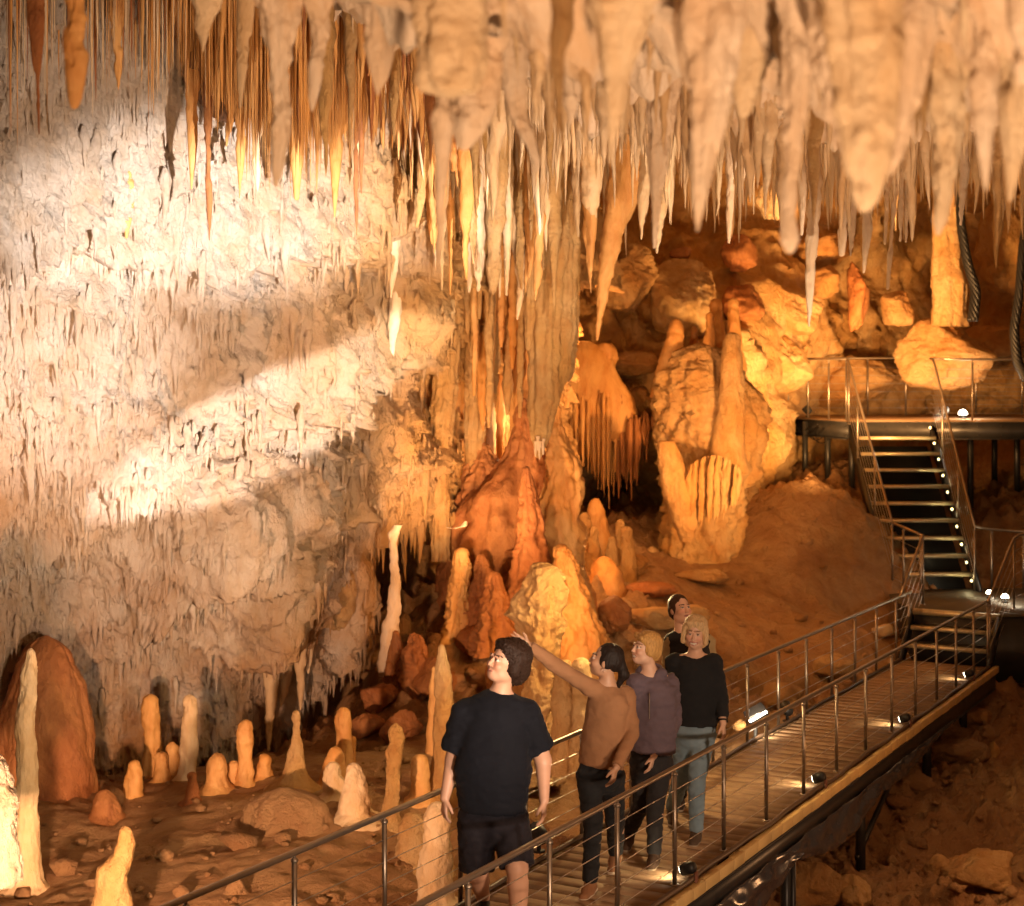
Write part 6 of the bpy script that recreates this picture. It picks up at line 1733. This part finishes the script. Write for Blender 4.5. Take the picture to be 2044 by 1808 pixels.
# white tee collar inside the hood
S = SDF(J['neck'] - .16, J['neck'] + .16, .007); S.cone(J['neck'] + (0, 0, -.12), J['neck'] + (0, 0, .02), .085, .062, .02); S.cut(J['neck'] + (0, 0, .0), TR3 @ np.array([0, .55, 1.0]))
finish('undershirt', S, cloth('white_cotton', (.62, .56, .5)), R3, 1)

# ---- 4: smiling woman with the pale bob
Y = 13.0
dz = deck_z(1.45, Y)
J = dict(head=J_(1388, 1262, Y), neck=J_(1388, 1308, Y + .02), chest=J_(1388, 1352, Y), belly=J_(1388, 1402, Y), pelvis=J_(1386, 1450, Y), hem=J_(1388, 1446, Y),
         sha=J_(1346, 1322, Y + .04), shb=J_(1424, 1322, Y - .02), ela=J_(1340, 1388, Y + .12), elb=J_(1438, 1392, Y - .02), wra=J_(1352, 1430, Y + .06), wrb=J_(1443, 1444, Y - .13),
         hipa=J_(1366, 1470, Y + .02), hipb=J_(1404, 1470, Y), kna=J_(1362, 1548, Y + .15), knb=J_(1392, 1544, Y - .12), ana=np.array([(1352 - CX) / F * Y, Y + .42, dz + .12]), anb=np.array([(1386 - CX) / F * Y, Y - .12, dz + .09]))
railp = J_(1449, 1474, 12.62)
R4, TR4, HR4 = person('smiling woman with pale blond bob in black sweater and blue jeans, hand on the rail', (1.45, Y, dz), J, dict(
    face=(-.22, -.97, -.06), up=(.06, 0, 1), torso=(-.08, -1, 0), hs=1.04, arm=.98, leg=1.04, cr=.168, br=.170, hr=.172, fl=.72, ti=.014, fa=.010, neckz=-.01, scoop=.5, nr=.085, cuff=.80, skin=SK3, lips=(.45, .17, .14), brow=(.30, .18, .1), fem=True, smile=1.0,
    handa=((0, -.2, -1), (.3, -1, 0), (1, .3, 0), .5), handb=((.10, -.30, -1), (-.6, -.8, 0), (-.8, .4, 0), .75), hsz=.95,
    foota=(-.1, -1, -.15), footb=(-.25, -1, 0), topm=cloth('black_knit', (.016, .018, .022), .5, 130), botm=cloth('blue_denim', (.20, .29, .37), .5, 200), shoem=cloth('grey_brown_boot', (.10, .07, .05)), solem=m_sole,
    hairm=h_ash, hn=(.009, 70), topname='sweater',
    hair=[('e', (0, -.020, .055), (.092, .102, .082)), ('e', (0, -.060, -.02), (.088, .065, .088)), ('c', (.078, .025, .04), (.084, .030, -.065), .026, .026), ('c', (-.078, .025, .04), (-.084, .030, -.065), .026, .026), ('c', (-.055, .060, .085), (.055, .066, .085), .020, .016), ('c', (.05, -.05, -.09), (-.05, -.05, -.09), .04, .04), ('x', (0, .120, -.02), (.058, .075, .092))]))
ax_ = unit(J['wrb'] - J['elb']); r1 = unit(np.cross(ax_, (0, 1, 0))); r2 = np.cross(ax_, r1)
m = MB(); m.tube([J['wrb'] - ax_ * .025 + (r1 * math.cos(t) + r2 * math.sin(t)) * .032 for t in tt], .007, 6, False)
m.bar(J['wrb'] - ax_ * .04 + r1 * .036, J['wrb'] - ax_ * .01 + r1 * .036, .03, .01, r1); m.build('wristwatch', M_rubber, R4, True)

# ---- 5: woman behind, dark hair tied back
Y = 13.75
dz = deck_z(1.6, Y)
J = dict(head=J_(1358, 1216, Y), neck=J_(1361, 1260, Y + .02), chest=J_(1376, 1310, Y), belly=J_(1378, 1362, Y), pelvis=J_(1380, 1412, Y), hem=J_(1380, 1412, Y),
         sha=J_(1340, 1282, Y + .02), shb=J_(1412, 1282, Y + .04), ela=J_(1332, 1348, Y + .08), elb=J_(1420, 1346, Y + .06), wra=J_(1342, 1400, Y - .05), wrb=J_(1412, 1400, Y - .04),
         hipa=J_(1362, 1430, Y), hipb=J_(1398, 1430, Y), kna=J_(1362, 1505, Y), knb=J_(1396, 1505, Y - .05), ana=np.array([(1360 - CX) / F * Y, Y + .15, dz + .10]), anb=np.array([(1392 - CX) / F * Y, Y - .05, dz + .09]))
R5, TR5, HR5 = person('woman with dark tied-back hair at the rear, black vest over beige sleeves', (1.5, Y, dz), J, dict(
    face=(.42, -.86, .26), up=(0, 0, 1), torso=(-.05, -1, 0), arm=.92, leg=1.0, cr=.150, br=.158, hr=.162, fl=.72, ti=.012, fa=.010, neckz=.012, scoop=.25, skin=(.64, .37, .25), lips=(.42, .16, .13), brow=(.03, .015, .01), fem=True,
    handa=((0, -.2, -1), (.3, -1, 0), (1, .3, 0), .5), handb=((0, -.2, -1), (-.3, -1, 0), (-1, .3, 0), .5), hsz=.94,
    foota=(-.1, -1, 0), footb=(-.1, -1, 0), topm=cloth('beige_sleeves', (.36, .26, .13)), botm=cloth('black_trousers', (.02, .02, .022)), shoem=cloth('dark_boot', (.05, .035, .03)), solem=m_sole,
    hairm=h_brown, hn=(.007, 60),
    hair=[('e', (0, -.028, .048), (.082, .098, .084)), ('e', (0, -.070, -.01), (.074, .055, .075)), ('e', (-.04, -.115, -.03), (.045, .040, .045)), ('e', (.06, -.02, .01), (.026, .050, .05)), ('e', (-.06, -.02, .01), (.026, .050, .05)), ('x', (0, .10, -.03), (.062, .072, .088))]))
S = SDF(J['pelvis'] - (.35, .35, .15), J['neck'] + (.35, .35, .2), .009)
S.cone(J['chest'], J['hem'], .178, .182, .04, TR5, .74, cap=True)
for s_ in 'ab': S.cone(J['neck'] + (0, 0, -.04), J['sh' + s_] * .9 + J['neck'] * .1, .07, .074, .04)
S.rough(folds(.008)); S.cone(J['neck'] + (0, 0, .045), J['neck'] + (0, 0, .2), .07, .1, .01, sub=True)
finish('vest', S, cloth('black_fleece', (.02, .017, .018)), R5, 2)
